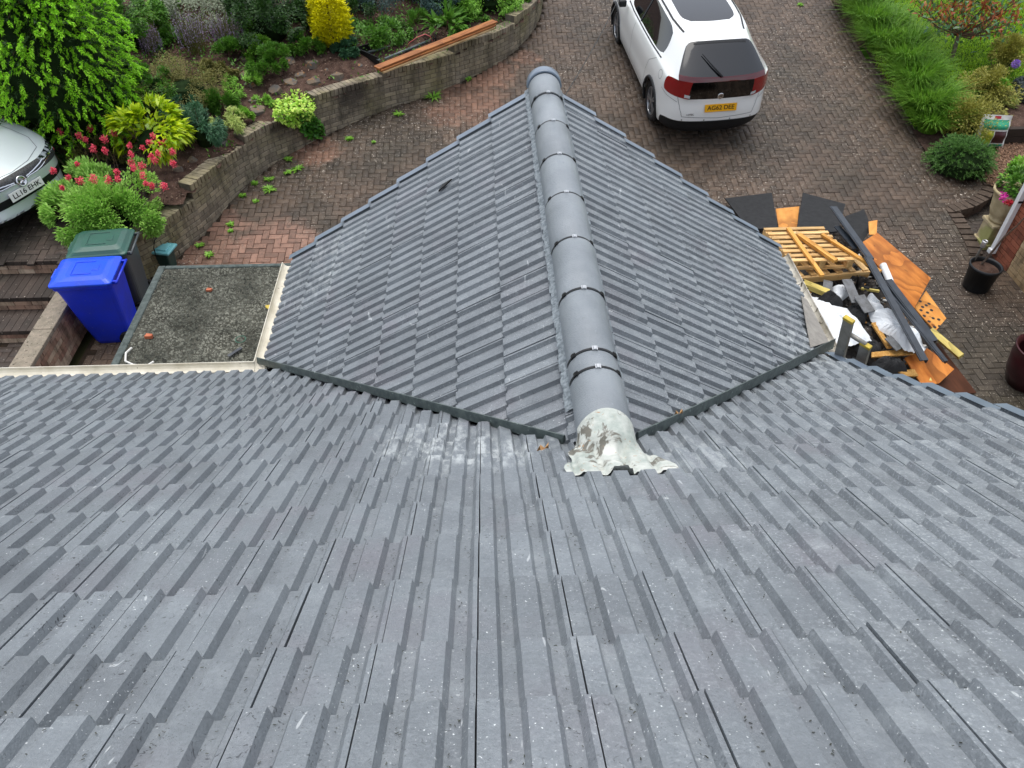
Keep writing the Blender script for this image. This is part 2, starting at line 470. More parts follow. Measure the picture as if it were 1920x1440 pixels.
# sunken path beside the other building and the kerb wall that holds the drive above it
LOWP = [KERB[i] for i in range(8, 0, -1)] + [(9.6, KERB[1][1]), (9.6, 8.9), (7.15, 9.0)]
pave('lower_path', LOWP, lambda Y: np.zeros_like(Y) + .002, MT['paver_dark'], [], 0)
MT['kerb'] = mat('dark_kerb_brick', '463c34', '574c42', 14, .85, .2, .5, 70, isl=.18, specks=[('8f877b', 45, .68)])
kb = thing('kerb_wall', 'dark brick kerb curving round the raised paving above the sunken path', 'kerb', (KERB[4][0], KERB[4][1], 0))
kb2 = MB()
pts = [Vector((q[0], q[1], 0)) for q in KERB[1:]]
for a, b in zip(pts[:-1], pts[1:]):
    n = max(1, int((b - a).length / .11))
    for i in range(n):
        c = a.lerp(b, (i + .5) / n); t = (b - a).normalized(); nrm = Vector((t.y, -t.x, 0))
        z = drive(c.y); Mx = Matrix((nrm, t, Vector((0, 0, 1)))).transposed()
        MB().box(c + Vector((0, 0, z - .030)) - nrm * .03, (.2, (b - a).length / n - .006, .1), Mx).build('coping_brick', MT['kerb'], kb)
    mid = (a + b) / 2; t = (b - a).normalized(); nrm = Vector((t.y, -t.x, 0)); Mx = Matrix((nrm, t, Vector((0, 0, 1)))).transposed()
    hgt = max(.05, drive(mid.y) - .09)
    kb2.box(mid + Vector((0, 0, hgt / 2 - .05)), (.17, (b - a).length + .03, hgt + .1), Mx)
kb2.build('wall_face', MT['kerb'], kb)

# ------------------------------------------------------------------ retaining wall, brick by brick
def brick_mat(name, cols, isl=.22, moss='6d6a3c', stains=(), sc=2.0):
    k = NT(name); r = k.rand()
    c = k.mix(k.ramp(r, .0, .5), lin(cols[0]), lin(cols[1]))
    c = k.mix(k.ramp(r, .55, .95), c, lin(cols[2]))
    c = k.mix(k.math('MULTIPLY', k.ramp(k.noise(.9, 4), .48, .66), .55), c, lin(moss))
    for (ctr, rr, pc, st) in stains:
        c = k.mix(k.math('MULTIPLY', k.near(ctr, rr, .18, 6), st), c, lin(pc))
    c = k.mix(k.math('MULTIPLY', k.ramp(k.noise(7, 5, .7, None, (1, 1, .25)), .46, .64), .6), c, lin('35322b'))
    return k.fin(c, .88, .2, k.noise(60, 4), .6, .006)
def topat(px, py, z): q = P(px, py, z); return tuple(q)
stn = [(topat(535, 245, .95), .28, '3b332f', .85), (topat(545, 275, .75), .22, '45403a', .7), (topat(670, 185, 1.05), .36, '403a35', .85), (topat(715, 175, 1.05), .22, '3d3833', .6), (topat(885, 110, 1.25), .22, '403935', .8), (topat(650, 220, .8), .2, '45403a', .7)]
MT['wbrick'] = brick_mat('grey_wall_brick', ('918876', '7a7163', '9f947f'), moss='7c774a', stains=stn)
MT['mortar'] = mat('wall_mortar', '6f695d', '565148', 10, .95, .1, .5, 60)
class Poly2:
    def __init__(s, pts):
        s.p = [Vector((q[0], q[1], 0)) for q in pts]
        # Chaikin smoothing keeps the curve even
        for _ in range(2):
            o = [s.p[0]]
            for a, b in zip(s.p[:-1], s.p[1:]): o += [a.lerp(b, .25), a.lerp(b, .75)]
            s.p = o + [s.p[-1]]
        s.L = [0]
        for a, b in zip(s.p[:-1], s.p[1:]): s.L.append(s.L[-1] + (b - a).length)
    def at(s, d):
        for i in range(len(s.p) - 1):
            if d <= s.L[i + 1] or i == len(s.p) - 2:
                t = (d - s.L[i]) / max(1e-6, s.L[i + 1] - s.L[i]); return s.p[i].lerp(s.p[i + 1], t), (s.p[i + 1] - s.p[i]).normalized()
    def near(s, q):
        best = (1e9, 0); d = 0
        while d < s.L[-1]:
            c = s.at(d)[0]; e = math.hypot(c.x - q[0], c.y - q[1])
            if e < best[0]: best = (e, d)
            d += .03
        return best[1]
wp = Poly2(WALL[1:])
cuts = [0] + [wp.near(GD(*q)) for q in [(384, 437), (476, 337), (600, 258), (722, 205), (853, 158), (965, 97)]] + [wp.L[-1]]
tops = [0.74, 0.97, 1.09, 1.26, 1.35, 1.48, 1.60]
wall = thing('retaining_wall', 'curved grey brick retaining wall stepping up beside the block paved drive', 'wall', (-3.5, 11.6, 0))
core = MB(); rest = MB(); singles = []
brk = {}
def brick_mesh(L, D, Hh):
    key = (round(L, 3), D, Hh)
    if key not in brk:
        b = MB(); e = .005; x, y, z = L / 2, D / 2, Hh / 2
        fr = [(-x + e, -y, -z + e), (x - e, -y, -z + e), (x - e, -y, z - e), (-x + e, -y, z - e)]
        ou = [(-x, -y + e, -z), (x, -y + e, -z), (x, -y + e, z), (-x, -y + e, z)]
        bk = [(-x, y, -z), (x, y, -z), (x, y, z), (-x, y, z)]
        b.add(fr + ou + bk, [(0, 1, 2, 3)] + [(a + 4, (a + 1) % 4 + 4, (a + 1) % 4, a) for a in range(4)] + [(a + 8, (a + 1) % 4 + 8, (a + 1) % 4 + 4, a + 4) for a in range(4)] + [(11, 10, 9, 8)])
        me = b.mesh('brick'); me.materials.append(MT['wbrick']); brk[key] = (me, b.v, b.f)
    return key
def put_brick(c, t, key, outn):
    # local y = -face ; frame x along the wall, -y outwards
    Mx = Matrix((t, -outn, Vector((0, 0, 1)))).transposed()
    if Mx.determinant() < 0: Mx = Matrix((-t, -outn, Vector((0, 0, 1)))).transposed()
    return Mx.to_4x4(), c
items = []
GA = .075
for si in range(7):
    a, b = cuts[si], cuts[si + 1]; top = tops[si]
    ztop = top - .105
    nC = int(math.ceil((ztop - drive(wp.at(a)[0].y)) / GA)) + 1
    for ci in range(nC):
        z = ztop - (ci + .5) * GA
        d = a - (.1125 if ci % 2 else 0)
        while d < b:
            s0, s1 = max(d + .005, a), min(d + .22, b)
            if s1 - s0 > .05:
                c, t = wp.at((s0 + s1) / 2)
                if z + GA / 2 > drive(c.y) - .02:
                    outn = Vector((t.y, -t.x, 0))
                    off = rnd.gauss(0, .0025)
                    items.append((c + outn * (-.05 + off) + Vector((0, 0, z)), t, brick_mesh(round((s1 - s0) / .02) * .02 if s1 - s0 < .2 else .215, .1, .066), outn))
            d += .225
    # coping: bricks on edge
    n = int((b - a) / .075)
    for i in range(n):
        c, t = wp.at(a + (i + .5) * (b - a) / n); outn = Vector((t.y, -t.x, 0))
        items.append((c - outn * .10 + outn * rnd.gauss(.004, .003) + Vector((0, 0, top - .052 + rnd.gauss(0, .002))), t, brick_mesh(.068, .225, .104), outn))
    m = 24
    for i in range(m):
        c0, t0 = wp.at(a + (b - a) * i / m); c1, t1 = wp.at(a + (b - a) * (i + 1) / m)
        o0 = Vector((t0.y, -t0.x, 0)); o1 = Vector((t1.y, -t1.x, 0)); zb = -.1
        q = [c0 - o0 * .008, c1 - o1 * .008, c1 - o1 * .205, c0 - o0 * .205]
        core.prism([v + Vector((0, 0, top - .006)) for v in q], (0, 0, zb - top))
core.build('mortar_core', MT['mortar'], wall)
sc = []
for it in items:
    uv, w = pix(np.array(it[0])); ok = 0 < uv[0] < 1920 and 0 < uv[1] < 700
    sc.append((0 if ok else 1, w))
order = sorted(range(len(items)), key=lambda i: sc[i])
cop = 0
for rank, i in enumerate(order):
    c, t, key, outn = items[i]; Mx, c = put_brick(c, t, key, outn)
    if rank < 300:
        e = bpy.data.objects.new('brick', brk[key][0]); col.objects.link(e); e.parent = wall
        e.matrix_basis = Matrix.Translation(c - wall.location) @ Mx
    else:
        rest.add([Mx @ Vector(v) + c for v in brk[key][1]], brk[key][2])
o = rest.build('wall_bricks', MT['wbrick'], wall); o["kind"] = 'stuff'
# ------------------------------------------------------------------ the house: tiled main roof and gable
TP = math.tan(rad(35.45))
RX, ZR, Y0 = 0.52, 4.27, 2.05           # gable ridge line x, tile height at apex, valley apex y
VS = 1.07                               # valley slope in plan
VERGE_Y, EAVE_DX, VERGE_X = 5.74, 2.18, 2.57
def bell(y): return 0.062 * max(0.0, (y - 2.2) / 1.95) ** 2
def main_z(y): return 5.73 - TP * y + bell(y)
def gable_z(x): return ZR - TP * abs(x - RX)

def tile_mat():
    k = NT('concrete_roof_tile')
    r = k.rand()
    c = k.mix(k.ramp(k.noise(3.0, 5, .6), .3, .7), lin('6b7176'), lin('7d8489'))
    c = k.mix(k.math('MULTIPLY', k.ramp(k.noise(2.2, 4), .55, .75), .6), c, lin('77747b'))        # faint purple
    f = k.math('ADD', k.math('MULTIPLY', r, .18), .91)
    cb = k.n("ShaderNodeCombineColor")
    for i in range(3): k.l(f, cb.inputs[i])
    c = k.mix(1.0, c, cb.outputs[0], 'MULTIPLY')
    sep = k.n("ShaderNodeSeparateXYZ"); k.l(k.pos, sep.inputs[0])
    right = k.ramp(sep.outputs[0], -.6, 2.2)
    # pale lime bloom and grit, heavier towards the right hand side of the roof
    grit = k.ramp(k.noise(95, 3, .7), .52, .72)
    c = k.mix(k.math('MULTIPLY', k.math('MULTIPLY', grit, right), k.ramp(k.noise(4, 3), .3, .6)), c, lin('bcc3c6'))
    bloom = k.math('MULTIPLY', k.ramp(k.noise(9, 5, .7), .5, .72), k.math('ADD', k.math('MULTIPLY', right, .30), .10))
    c = k.mix(bloom, c, lin('bfc6c8'))
    c = k.mix(k.ramp(k.noise(120, 3, .7), .40, .62), k.mix(.16, c, lin('3a3d41')), c)
    spk = k.math('MULTIPLY', k.ramp(k.noise(190, 1, .4), .735, .765), k.ramp(k.noise(3.5, 3), .35, .6))
    c = k.mix(k.math('MULTIPLY', spk, .85), c, lin('e6ebec'))
    scr = k.ramp(k.noise(14, 2, .5, None, (2.2, .5, .5), 1.5), .72, .75)
    c = k.mix(k.math('MULTIPLY', scr, .45), c, lin('d5dadb'))
    # lime streaks below the saddle and in the valley, plus a painted sky sheen
    for ctr, rr, st in (((-.02, 2.1, 4.2), .34, .42), ((-.22, 2.4, 4.0), .34, .3), ((2.4, 4.0, 2.9), .55, .35), ((.85, 2.0, 4.3), .3, .2), ((-1.3, 5.2, 3.0), .55, .2)):  # last centre: sky reflection painted pale at the left gable eaves
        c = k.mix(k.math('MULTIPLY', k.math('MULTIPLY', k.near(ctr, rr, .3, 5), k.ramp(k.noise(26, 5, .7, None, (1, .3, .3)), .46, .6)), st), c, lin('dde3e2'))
    # yellowish lichen tinge on a few spots
    for ctr, rr in (((.95, .30, 5.4), .06),):
        c = k.mix(k.math('MULTIPLY', k.near(ctr, rr, .12, 12), .3), c, lin('a39c84'))
    # dark damp crumbs
    left = k.ramp(sep.outputs[0], .9, -.9)
    wrm = k.math('MULTIPLY', k.ramp(k.noise(62, 2, .5, None, None, 2.0), .645, .69), k.ramp(k.noise(4.5, 3), .42, .56))
    c = k.mix(k.math('MULTIPLY', wrm, k.math('ADD', k.math('MULTIPLY', left, .7), .3)), c, lin('2f3236'))
    rg = k.math('ADD', k.math('MULTIPLY', k.noise(12, 3), .25), .30)
    return k.fin(c, rg, .5, k.math('ADD', k.noise(230, 4, .7), k.math('MULTIPLY', k.noise(45, 3, .6), 1.2)), .55, .004)
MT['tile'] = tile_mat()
MT['underlay'] = mat('dark_underlay', '131313', rough=.95, spec=.1)
MT['ridge'] = mat('ridge_tile_grey', '737a7f', '878e93', 3.5, .45, .5, .4, 160, isl=.07, specks=[('60666a', 70, .70), ('b4bbbe', 140, .73)])
MT['clip_black'] = mat('black_plastic', '121314', rough=.5)
MT['clip_metal'] = mat('clip_metal', 'b9bcbe', rough=.35, metal=.8)
MT['verge'] = mat('dry_verge_plastic', '5f6b78', '6d7a88', 4, .32, .6)
MT['valley'] = mat('valley_trim', '3f4a4a', '57625f', 25, .5, .5, .2, 60, specks=[('93a09c', 50, .68)])
MT['gutter_w'] = mat('old_white_gutter', 'd8d4c6', 'b9b3a0', 5, .5, .4, specks=[('7d7562', 30, .70)])
MT['gutter_d'] = mat('dirty_white_gutter', 'cfcbc0', '8d8778', 7, .55, .4, specks=[('4a4438', 22, .62)])
MT['housebrick'] = mat('house_brick', '8a5a44', '9c6c52', 12, .9, .2, .4, 60)

house = thing('house', 'grey concrete tiled bungalow roof with a lower gable projecting from it', 'house', (0.5, 3.0, 0))
# --- tile mesh: x across the joint, y down the slope to the nose at 0, z up
PROF = [(0.0, 0), (.039, 0), (.048, -.021), (.0755, -.021), (.086, 0), (.136, 0), (.1465, -.021), (.1745, -.021), (.1865, 0), (.1970, 0)]
TL = .385
def tile_geo():
    b = MB(); n = len(PROF)
    r0 = [(x, -TL, z) for x, z in PROF]; r1 = [(x, -.006, z) for x, z in PROF]
    r2 = [(x, 0, z - .005) for x, z in PROF]; r3 = [(x, 0, -.062) for x, z in PROF]
    f = []
    for a in range(3):
        for i in range(n - 1): f.append((a * n + i, (a + 1) * n + i, (a + 1) * n + i + 1, a * n + i + 1))
    vs = r0 + r1 + r2 + r3
    o = len(vs); vs += [(0, -TL, -.045), (PROF[-1][0], -TL, -.045)]
    f += [(0, o, 3 * n, 2 * n, n), (n - 1, 2 * n - 1, 3 * n - 1, 4 * n - 1, o + 1)]
    return b.add(vs, f)
TG = tile_geo()
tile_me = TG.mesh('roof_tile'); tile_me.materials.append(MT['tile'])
TILT = rad(6.4)
def tile_matrix(nose, u, d, n):
    # d = down slope; the head dips under the course above, so the tile lies flatter than the roof
    Mx = Matrix((u, d, n)).transposed()
    return Mx @ Matrix.Rotation(TILT, 3, 'X')
def clip_poly(poly, pn, pd):
    out = []; m = len(poly)
    for i in range(m):
        a, b = poly[i], poly[(i + 1) % m]; da, db = pn.dot(a) - pd, pn.dot(b) - pd
        if da <= 0: out.append(a)
        if (da < 0 < db) or (db < 0 < da): out.append(a.lerp(b, da / (da - db)))
    return out
def vplane(sx, keep_low, m):
    """vertical plane of the valley on side sx (-1 left, 1 right); keep points with n.p <= d"""
    # y - VS*sx*(x-RX) = Y0
    n = Vector((-VS * sx, 1, 0)); L = n.length; n /= L; d = (Y0 + -VS * sx * RX) / L
    return (n, d - m) if keep_low else (-n, -d - m)
tiles_main, tiles_gable = [], []
rows = [-.32, -.01, .30, .61] if False else [.10, .41, .72]
s = .94
for k in range(14):
    rows.append(s); s += .314 if k < 6 else .326
def s_to_y(s): return s * math.cos(rad(35.45))
for k, s in enumerate(rows):
    y = s_to_y(s); z = main_z(y)
    th = math.atan(TP - (bell(y + .05) - bell(y - .25)) / .3)
    d = Vector((0, math.cos(th), -math.sin(th))); n = Vector((0, math.sin(th), math.cos(th)))
    for i in range(-29, 13):
        x = .2 * i
        lowest = min(abs(x - RX), abs(x + .2 - RX)) if (x - RX) * (x + .2 - RX) > 0 else 0
        if y - .38 > Y0 + VS * (max(abs(x - RX), abs(x + .2 - RX))) : continue
        tiles_main.append((Vector((x + rnd.gauss(0, .0006), y + rnd.gauss(0, .0015), z + rnd.gauss(0, .001))), Vector((1, 0, 0)), d, n, -1 if x + .1 < RX else 1, True))
th = rad(35.45); c_, s_ = math.cos(th), math.sin(th)
for sx in (-1, 1):
    d = Vector((sx * c_, 0, -s_)); n = Vector((sx * s_, 0, c_)); u = d.cross(n)
    k = 0; dx = EAVE_DX
    while dx > .05:
        for j in range(0, 19):
            yj = VERGE_Y - .2 * (j + (1 if sx < 0 else 0))
            ymin = min(yj, yj + u.y * .2)
            if ymin + .2 < Y0 + VS * max(0, dx - .38): continue
            tiles_gable.append((Vector((RX + sx * dx + rnd.gauss(0, .003), yj + rnd.gauss(0, .0012), ZR - TP * dx + rnd.gauss(0, .0012))), u, d, n, sx, False))
        dx -= .312 * c_
        k += 1
# deck under the tiles: main slope with the gable's opening left in, gable slopes
dk = MB()
def mz(x, y): return Vector((x, y, main_z(y) - .125))
prof_y = [-.1, 1.0, Y0]
ye = s_to_y(rows[-1]) - .02
def deck_poly(pts): dk.add([Vector(p) for p in pts], [tuple(range(len(pts)))])
deck_poly([mz(-6, -.1), mz(VERGE_X, -.1), mz(VERGE_X, Y0), mz(RX, Y0), mz(-6, Y0)][::1])
def strip(sx):
    n = 10
    for i in range(n):
        y0, y1 = Y0 + (ye - Y0) * i / n, Y0 + (ye - Y0) * (i + 1) / n
        far = -6 if sx < 0 else VERGE_X
        a0, a1 = RX + sx * (y0 - Y0) / VS, RX + sx * (y1 - Y0) / VS
        if sx > 0: a0, a1 = min(a0, VERGE_X), min(a1, VERGE_X)
        deck_poly([mz(far, y0), mz(a0, y0), mz(a1, y1), mz(far, y1)])
strip(-1); strip(1)
main_roof = dk.build('main_roof', MT['underlay'], house)
dg = MB()
for sx in (-1, 1):
    xe = RX + sx * EAVE_DX
    pts = [(RX, Y0, ZR - .125), (xe, Y0 + VS * EAVE_DX, gable_z(xe) - .125), (xe, VERGE_Y - .02, gable_z(xe) - .125), (RX, VERGE_Y - .02, ZR - .125)]
    dg.add(pts, [(0, 1, 2, 3)])
gable_roof = dg.build('gable_roof', MT['underlay'], house)

allt = []
for t in tiles_main + tiles_gable:
    Mx = tile_matrix(*t[:4]).to_4x4(); pn, pd = vplane(t[4], t[5], -.008 if t[5] else 0.0)
    W = [Mx @ Vector(v) + t[0] for v in TG.v]
    dd = [pn.dot(v) - pd for v in W]
    if min(dd) >= 0: continue
    over = (not t[5]) and min(t[4] * (v.x - RX) for v in W) < .03
    # a sloping jitter turns each tile a hair
    Mx = Mx @ Matrix.Rotation(rnd.gauss(0, .0007), 4, 'Z') @ Matrix.Rotation(rnd.gauss(0, .0035), 4, 'X')
    clipped = max(dd) > 0 or over
    ctr = t[0] + Mx.to_3x3() @ Vector((.1, -.16, 0)); uv, w = pix(np.array(ctr))
    vis = -60 < uv[0] < 1980 and 0 < uv[1] < 1500
    f = abs(ray(*uv).normalized().dot(Mx.to_3x3() @ Vector((0, 0, 1))))
    allt.append((-(f / w ** 2) if vis else 0, t, Mx, clipped, pn, pd))
allt.sort(key=lambda q: q[0])
restm, restg = MB(), MB()
for rank, (scv, t, Mx, clipped, pn, pd) in enumerate(allt):
    par = main_roof if t[5] else gable_roof
    if clipped:
        b = MB()
        for fc in TG.f:
            poly = clip_poly([Mx @ Vector(TG.v[i]) + t[0] for i in fc], pn, pd)
            if not t[5] and len(poly) >= 3: poly = clip_poly(poly, Vector((-t[4], 0, 0)), -t[4] * RX - .03)
            if len(poly) >= 3: b.add(poly, [tuple(range(len(poly)))])
        if not b.f: continue
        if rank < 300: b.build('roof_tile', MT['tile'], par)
        else: (restm if t[5] else restg).add(b.v, b.f)
    elif rank < 300:
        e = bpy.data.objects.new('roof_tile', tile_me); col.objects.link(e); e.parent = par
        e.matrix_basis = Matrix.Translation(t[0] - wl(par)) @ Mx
    else:
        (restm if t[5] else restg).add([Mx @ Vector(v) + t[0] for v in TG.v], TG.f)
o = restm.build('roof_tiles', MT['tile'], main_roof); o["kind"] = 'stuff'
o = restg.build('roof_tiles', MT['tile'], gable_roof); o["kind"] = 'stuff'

# dark moss crumbs washed into the channels of the main slope
crumb = []
for _ in range(6500):
    x = rnd.uniform(-3.6, 2.5); ch = rnd.choice((.0555, .062, .069, .153, .160, .168)); x = math.floor(x / .2) * .2 + ch + rnd.gauss(0, .004)
    s = .45 + 4.2 * rnd.random() ** 1.3; y = s_to_y(s)
    if y > Y0 + VS * abs(x - RX) - .08: continue
    kk = next(q for q in rows if q >= s); a = rnd.uniform(0, 6.28)
    z = main_z(y) - (kk - s) * math.tan(TILT) / math.cos(rad(35.45)) * .92 + float(np.interp(x % .2, [q[0] for q in PROF], [q[1] for q in PROF])) + .0015
    crumb.append((x, y, z, a, rnd.uniform(.0008, .0032)))
CA = np.array(crumb); nC_ = len(CA)
def crumb_mesh():
    base_ = np.array([(-1, -.35, 0), (1, -.35, 0), (1.2, .35, 0), (-.8, .4, 0), (.1, 0, .3)]); V = []
    ca_, sa_ = np.cos(CA[:, 3])[:, None], np.sin(CA[:, 3])[:, None]; L = CA[:, 4][:, None] * rng.uniform(.7, 1.3, (nC_, 5))
    X = base_[None, :, 0] * L; Y = base_[None, :, 1] * L; X, Y = X * ca_ - Y * sa_, X * sa_ + Y * ca_
    return np.stack([CA[:, 0:1] + X, CA[:, 1:2] + Y, CA[:, 2:3] + base_[None, :, 2] * L - TP * Y * .78], -1).reshape(-1, 3)
MT['crumb'] = mat('moss_crumb', '33352f', '4d4f4a', 40, .95, .1, isl=.4)
o = np_mesh('moss_crumbs', crumb_mesh(), (np.arange(nC_)[:, None, None] * 5 + np.array([[0, 1, 4], [1, 2, 4], [2, 3, 4], [3, 0, 4]])[None]).reshape(-1, 3), MT['crumb'], main_roof); o["kind"] = 'stuff'

# --- ridge: half round tiles, unions and clips, crimped roll at the edges
RR = .118
zc = ZR - .032                      # centre line height of the half rounds
roll = MB()
for sx in (-1, 1):
    N = 180; a0, a1 = 2.35, VERGE_Y - .02
    vs = []
    for i in range(N + 1):
        y = a0 + (a1 - a0) * i / N
        for j, dx in enumerate((.10, .122, .142)):
            wob = .005 * math.sin(i * 2.1) + .003 * math.sin(i * 5.3 + j)
            vs.append((RX + sx * (dx + (rnd.gauss(0, .003) if j == 2 else 0)), y, gable_z(RX + sx * dx) + .012 + wob - .003 * j))
    f = [(i * 3 + j, i * 3 + j + 1, (i + 1) * 3 + j + 1, (i + 1) * 3 + j) for i in range(N) for j in range(2)]
    roll.add(vs, f if sx < 0 else [q[::-1] for q in f])
MT['roll'] = mat('crimped_ridge_roll', '5d666b', '8b9499', 60, .5, .5)
ridge = roll.build('ridge', MT['roll'], house)
def half_round(y0, y1, r, zc, seg=20, th=.014, lift=0):
    b = MB(); vs = []
    for y in (y0, y0 + .006, y1 - .006, y1):
        rr = r - (.004 if y in (y0, y1) else 0)
        for k in range(seg + 1):
            a = math.pi * k / seg; vs.append((RX - math.cos(a) * rr, y, zc + lift + math.sin(a) * rr * 1.0))
    n = seg + 1
    f = [(j * n + k, j * n + k + 1, (j + 1) * n + k + 1, (j + 1) * n + k) for j in range(3) for k in range(seg)]
    for y, rev in ((y0, 0), (y1, 1)):
        o = len(vs)
        for k in range(seg + 1):
            a = math.pi * k / seg; vs.append((RX - math.cos(a) * (r - th), y, zc + lift + math.sin(a) * (r - th)))
        ba = 0 if not rev else 3 * n
        for k in range(seg): f.append((ba + k, ba + k + 1, o + k + 1, o + k) if rev else (ba + k, o + k, o + k + 1, ba + k + 1))
    return b.add(vs, [q[::-1] for q in f])
unions = [5.29, 4.85, 4.39, 3.93, 3.47, 3.02, 2.57, 2.45]
ends = [5.62] + unions + [2.07]
for i in range(len(ends) - 1):
    rt_ = half_round(ends[i + 1] + .004, ends[i] - .004, RR + rnd.gauss(0, .0012), zc).build('ridge_tile', MT['ridge'], ridge, smooth=True); rt_.location = (rnd.gauss(0, .002), 0, rnd.gauss(0, .0015))
half_round(5.63, 5.72, RR + .012, zc + .004).build('ridge_end_cap', MT['verge'], ridge, smooth=True)
ec = MB(); vs = [(RX, 5.715, zc)] + [(RX - math.cos(math.pi * k / 20) * (RR + .01), 5.715, zc + math.sin(math.pi * k / 20) * (RR + .01)) for k in range(21)]
ec.add(vs, [(0, k + 1, k + 2) for k in range(20)]).build('end_disc', MT['verge'], ridge)
for y in unions:
    b = MB(); vs = []
    for yy in (y - .006, y + .006):
        for k in range(21): a = math.pi * k / 20; vs.append((RX - math.cos(a) * (RR + .002), yy, zc + math.sin(a) * (RR + .002)))
    b.add(vs, [(k, k + 21, k + 22, k + 1) for k in range(20)]).build('union_seal', MT['clip_black'], ridge)
    for ang, mt in ((90, 'clip_metal'), (38, 'clip_black'), (142, 'clip_black')):
        a = rad(ang); nrm = Vector((-math.cos(a), 0, math.sin(a))); tg_ = Vector((math.sin(a), 0, math.cos(a)))
        Mx = Matrix((tg_, Vector((0, 1, 0)), nrm)).transposed()
        if Mx.determinant() < 0: Mx = Matrix((-tg_, Vector((0, 1, 0)), nrm)).transposed()
        c = Vector((RX, y, zc)) + nrm * (RR + .004); b = MB()
        b.box(c, (.012, .022, .009), Mx)
        for sgn in (-1, 1):
            b.box(c + Mx @ Vector((sgn * .010, .0, -.001)), (.005, .026, .006), Mx)
        b.build('ridge_clip', MT[mt], ridge)

# --- valley trims: a folded strip standing between the two slopes
def valley_z(x): return ZR - TP * abs(x - RX)
for sx in (-1, 1):
    d0, d1 = (.16, EAVE_DX + .06)
    b = MB(); N = 30; vs = []
    L = Vector((sx, VS, 0)).normalized(); nrm = Vector((-VS * sx, 1, 0)).normalized()
    for i in range(N + 1):
        dx = d0 + (d1 - d0) * i / N; x = RX + sx * dx; y = Y0 + VS * dx; z = valley_z(x)
        c = Vector((x, y, z)); grow = 1.0 if sx < 0 else 1.4 + 2.6 * (i / N) ** 2
        for off, h in ((.014, -.03), (.010, .0), (.004, .013 * grow), (-.003, .014 * grow), (-.006, .0), (-.011, -.045)):
            vs.append(c + nrm * off + Vector((0, 0, h)))
    f = [(i * 6 + j, i * 6 + j + 1, (i + 1) * 6 + j + 1, (i + 1) * 6 + j) for i in range(N) for j in range(5)]
    f += [tuple(range(6)), tuple(range(N * 6 + 5, N * 6 - 1, -1))]
    b.add(vs, f if sx > 0 else [q[::-1] for q in f]).build('valley_trim', MT['valley'], house)

# --- saddle where the ridge dies into the main slope
def saddle_mat():
    k = NT('weathered_saddle')
    c = k.mix(k.ramp(k.noise(7, 5, .65), .36, .62), lin('96a099'), lin('c9cbc4'))
    c = k.mix(k.ramp(k.noise(7, 4, .6, None, None, 1.2), .54, .585), c, lin('6c6a61'))
    c = k.mix(k.ramp(k.noise(16, 4, .7), .60, .70), c, lin('9fa297'))
    c = k.mix(k.ramp(k.noise(23, 2, .5, None, None, 3), .68, .72), c, lin('a4876a'))
    return k.fin(c, .6, .4, k.noise(28, 4), .5, .01)
MT['saddle'] = saddle_mat()
def tile_surf(x, y):
    s = y / math.cos(rad(35.45)); k = next(q for q in rows if q >= s)
    return main_z(y) - (k - s) * math.tan(TILT) / math.cos(rad(35.45)) * .9 + float(np.interp(x % .2, [q[0] for q in PROF], [q[1] for q in PROF]))
def saddle_fn(u, v):
    # v 0 : on the ridge, 1 : out on the main tiles; u across
    a = (u - .5) * 2
    xl = .402 - .085 * v ** .8 + .012 * math.sin(v * 13); xr = .64 + .125 * v ** 2 + .008 * math.sin(v * 9 + 1)
    x = xl + (xr - xl) * u
    y = 2.19 - .385 * v + .035 * (1 - v) * (a * a) * -1 + .006 * v * math.sin(u * 9 + .6)
    xx = x - RX; R2 = RR + .006
    cyl = zc + math.sqrt(max(0.0, R2 * R2 - xx * xx)) if abs(xx) < R2 else zc - 1.5 * (abs(xx) - R2)
    cyl -= 1.05 * max(0, 2.05 - y)
    ph = (x % .2); pr_ = float(np.interp(ph, [q[0] for q in PROF], [q[1] for q in PROF]))
    roof = max(tile_surf(x + dx_, y + dy_) for dx_ in (-.005, 0, .005) for dy_ in (-.012, 0)) + .004
    g = gable_z(x) + .008 if y > Y0 + VS * abs(xx) else -9
    zz = max(roof, cyl, g); m2 = sorted((roof, cyl, g))[1]
    zz += .012 * max(0, 1 - (zz - m2) / .03)       # rounded into the corner
    return (x, y, zz + .004 + .003 * math.sin(u * 31 + v * 17) * v)
MB().grid(saddle_fn, 44, 30).build('ridge_saddle', MT['saddle'], house, smooth=True)

# --- dry verge caps, one per course
def verge_cap(nose, up, out, n, L=.335, last=False):
    """L-section cap: nose point, up = up-slope unit, out = outward unit"""
    w, h = .05, .07
    P0 = nose + n * .012
    b = MB(); ax = [P0 - out * w, P0 + out * .018, P0 + out * .018 - n * h]
    ax2 = [p + up * L - n * .034 for p in ax]
    th_ = n * -.005
    vs = ax + ax2 + [ax[0] + th_, ax[1] + th_ - out * .005, ax[2] - out * .005]
    b.add(vs, [(0, 1, 4, 3), (1, 2, 5, 4), (0, 6, 7, 1), (1, 7, 8, 2)])
    return b
for sx in (-1, 1):
    up = Vector((-sx * c_, 0, s_)); n = Vector((sx * s_, 0, c_)); dx = EAVE_DX
    while dx > .2:
        nose = Vector((RX + sx * (dx + .012), VERGE_Y + .006, ZR - TP * (dx + .012)))
        verge_cap(nose, up, Vector((0, 1, 0)), n).build('verge_cap', MT['verge'], house)
        dx -= .312 * c_
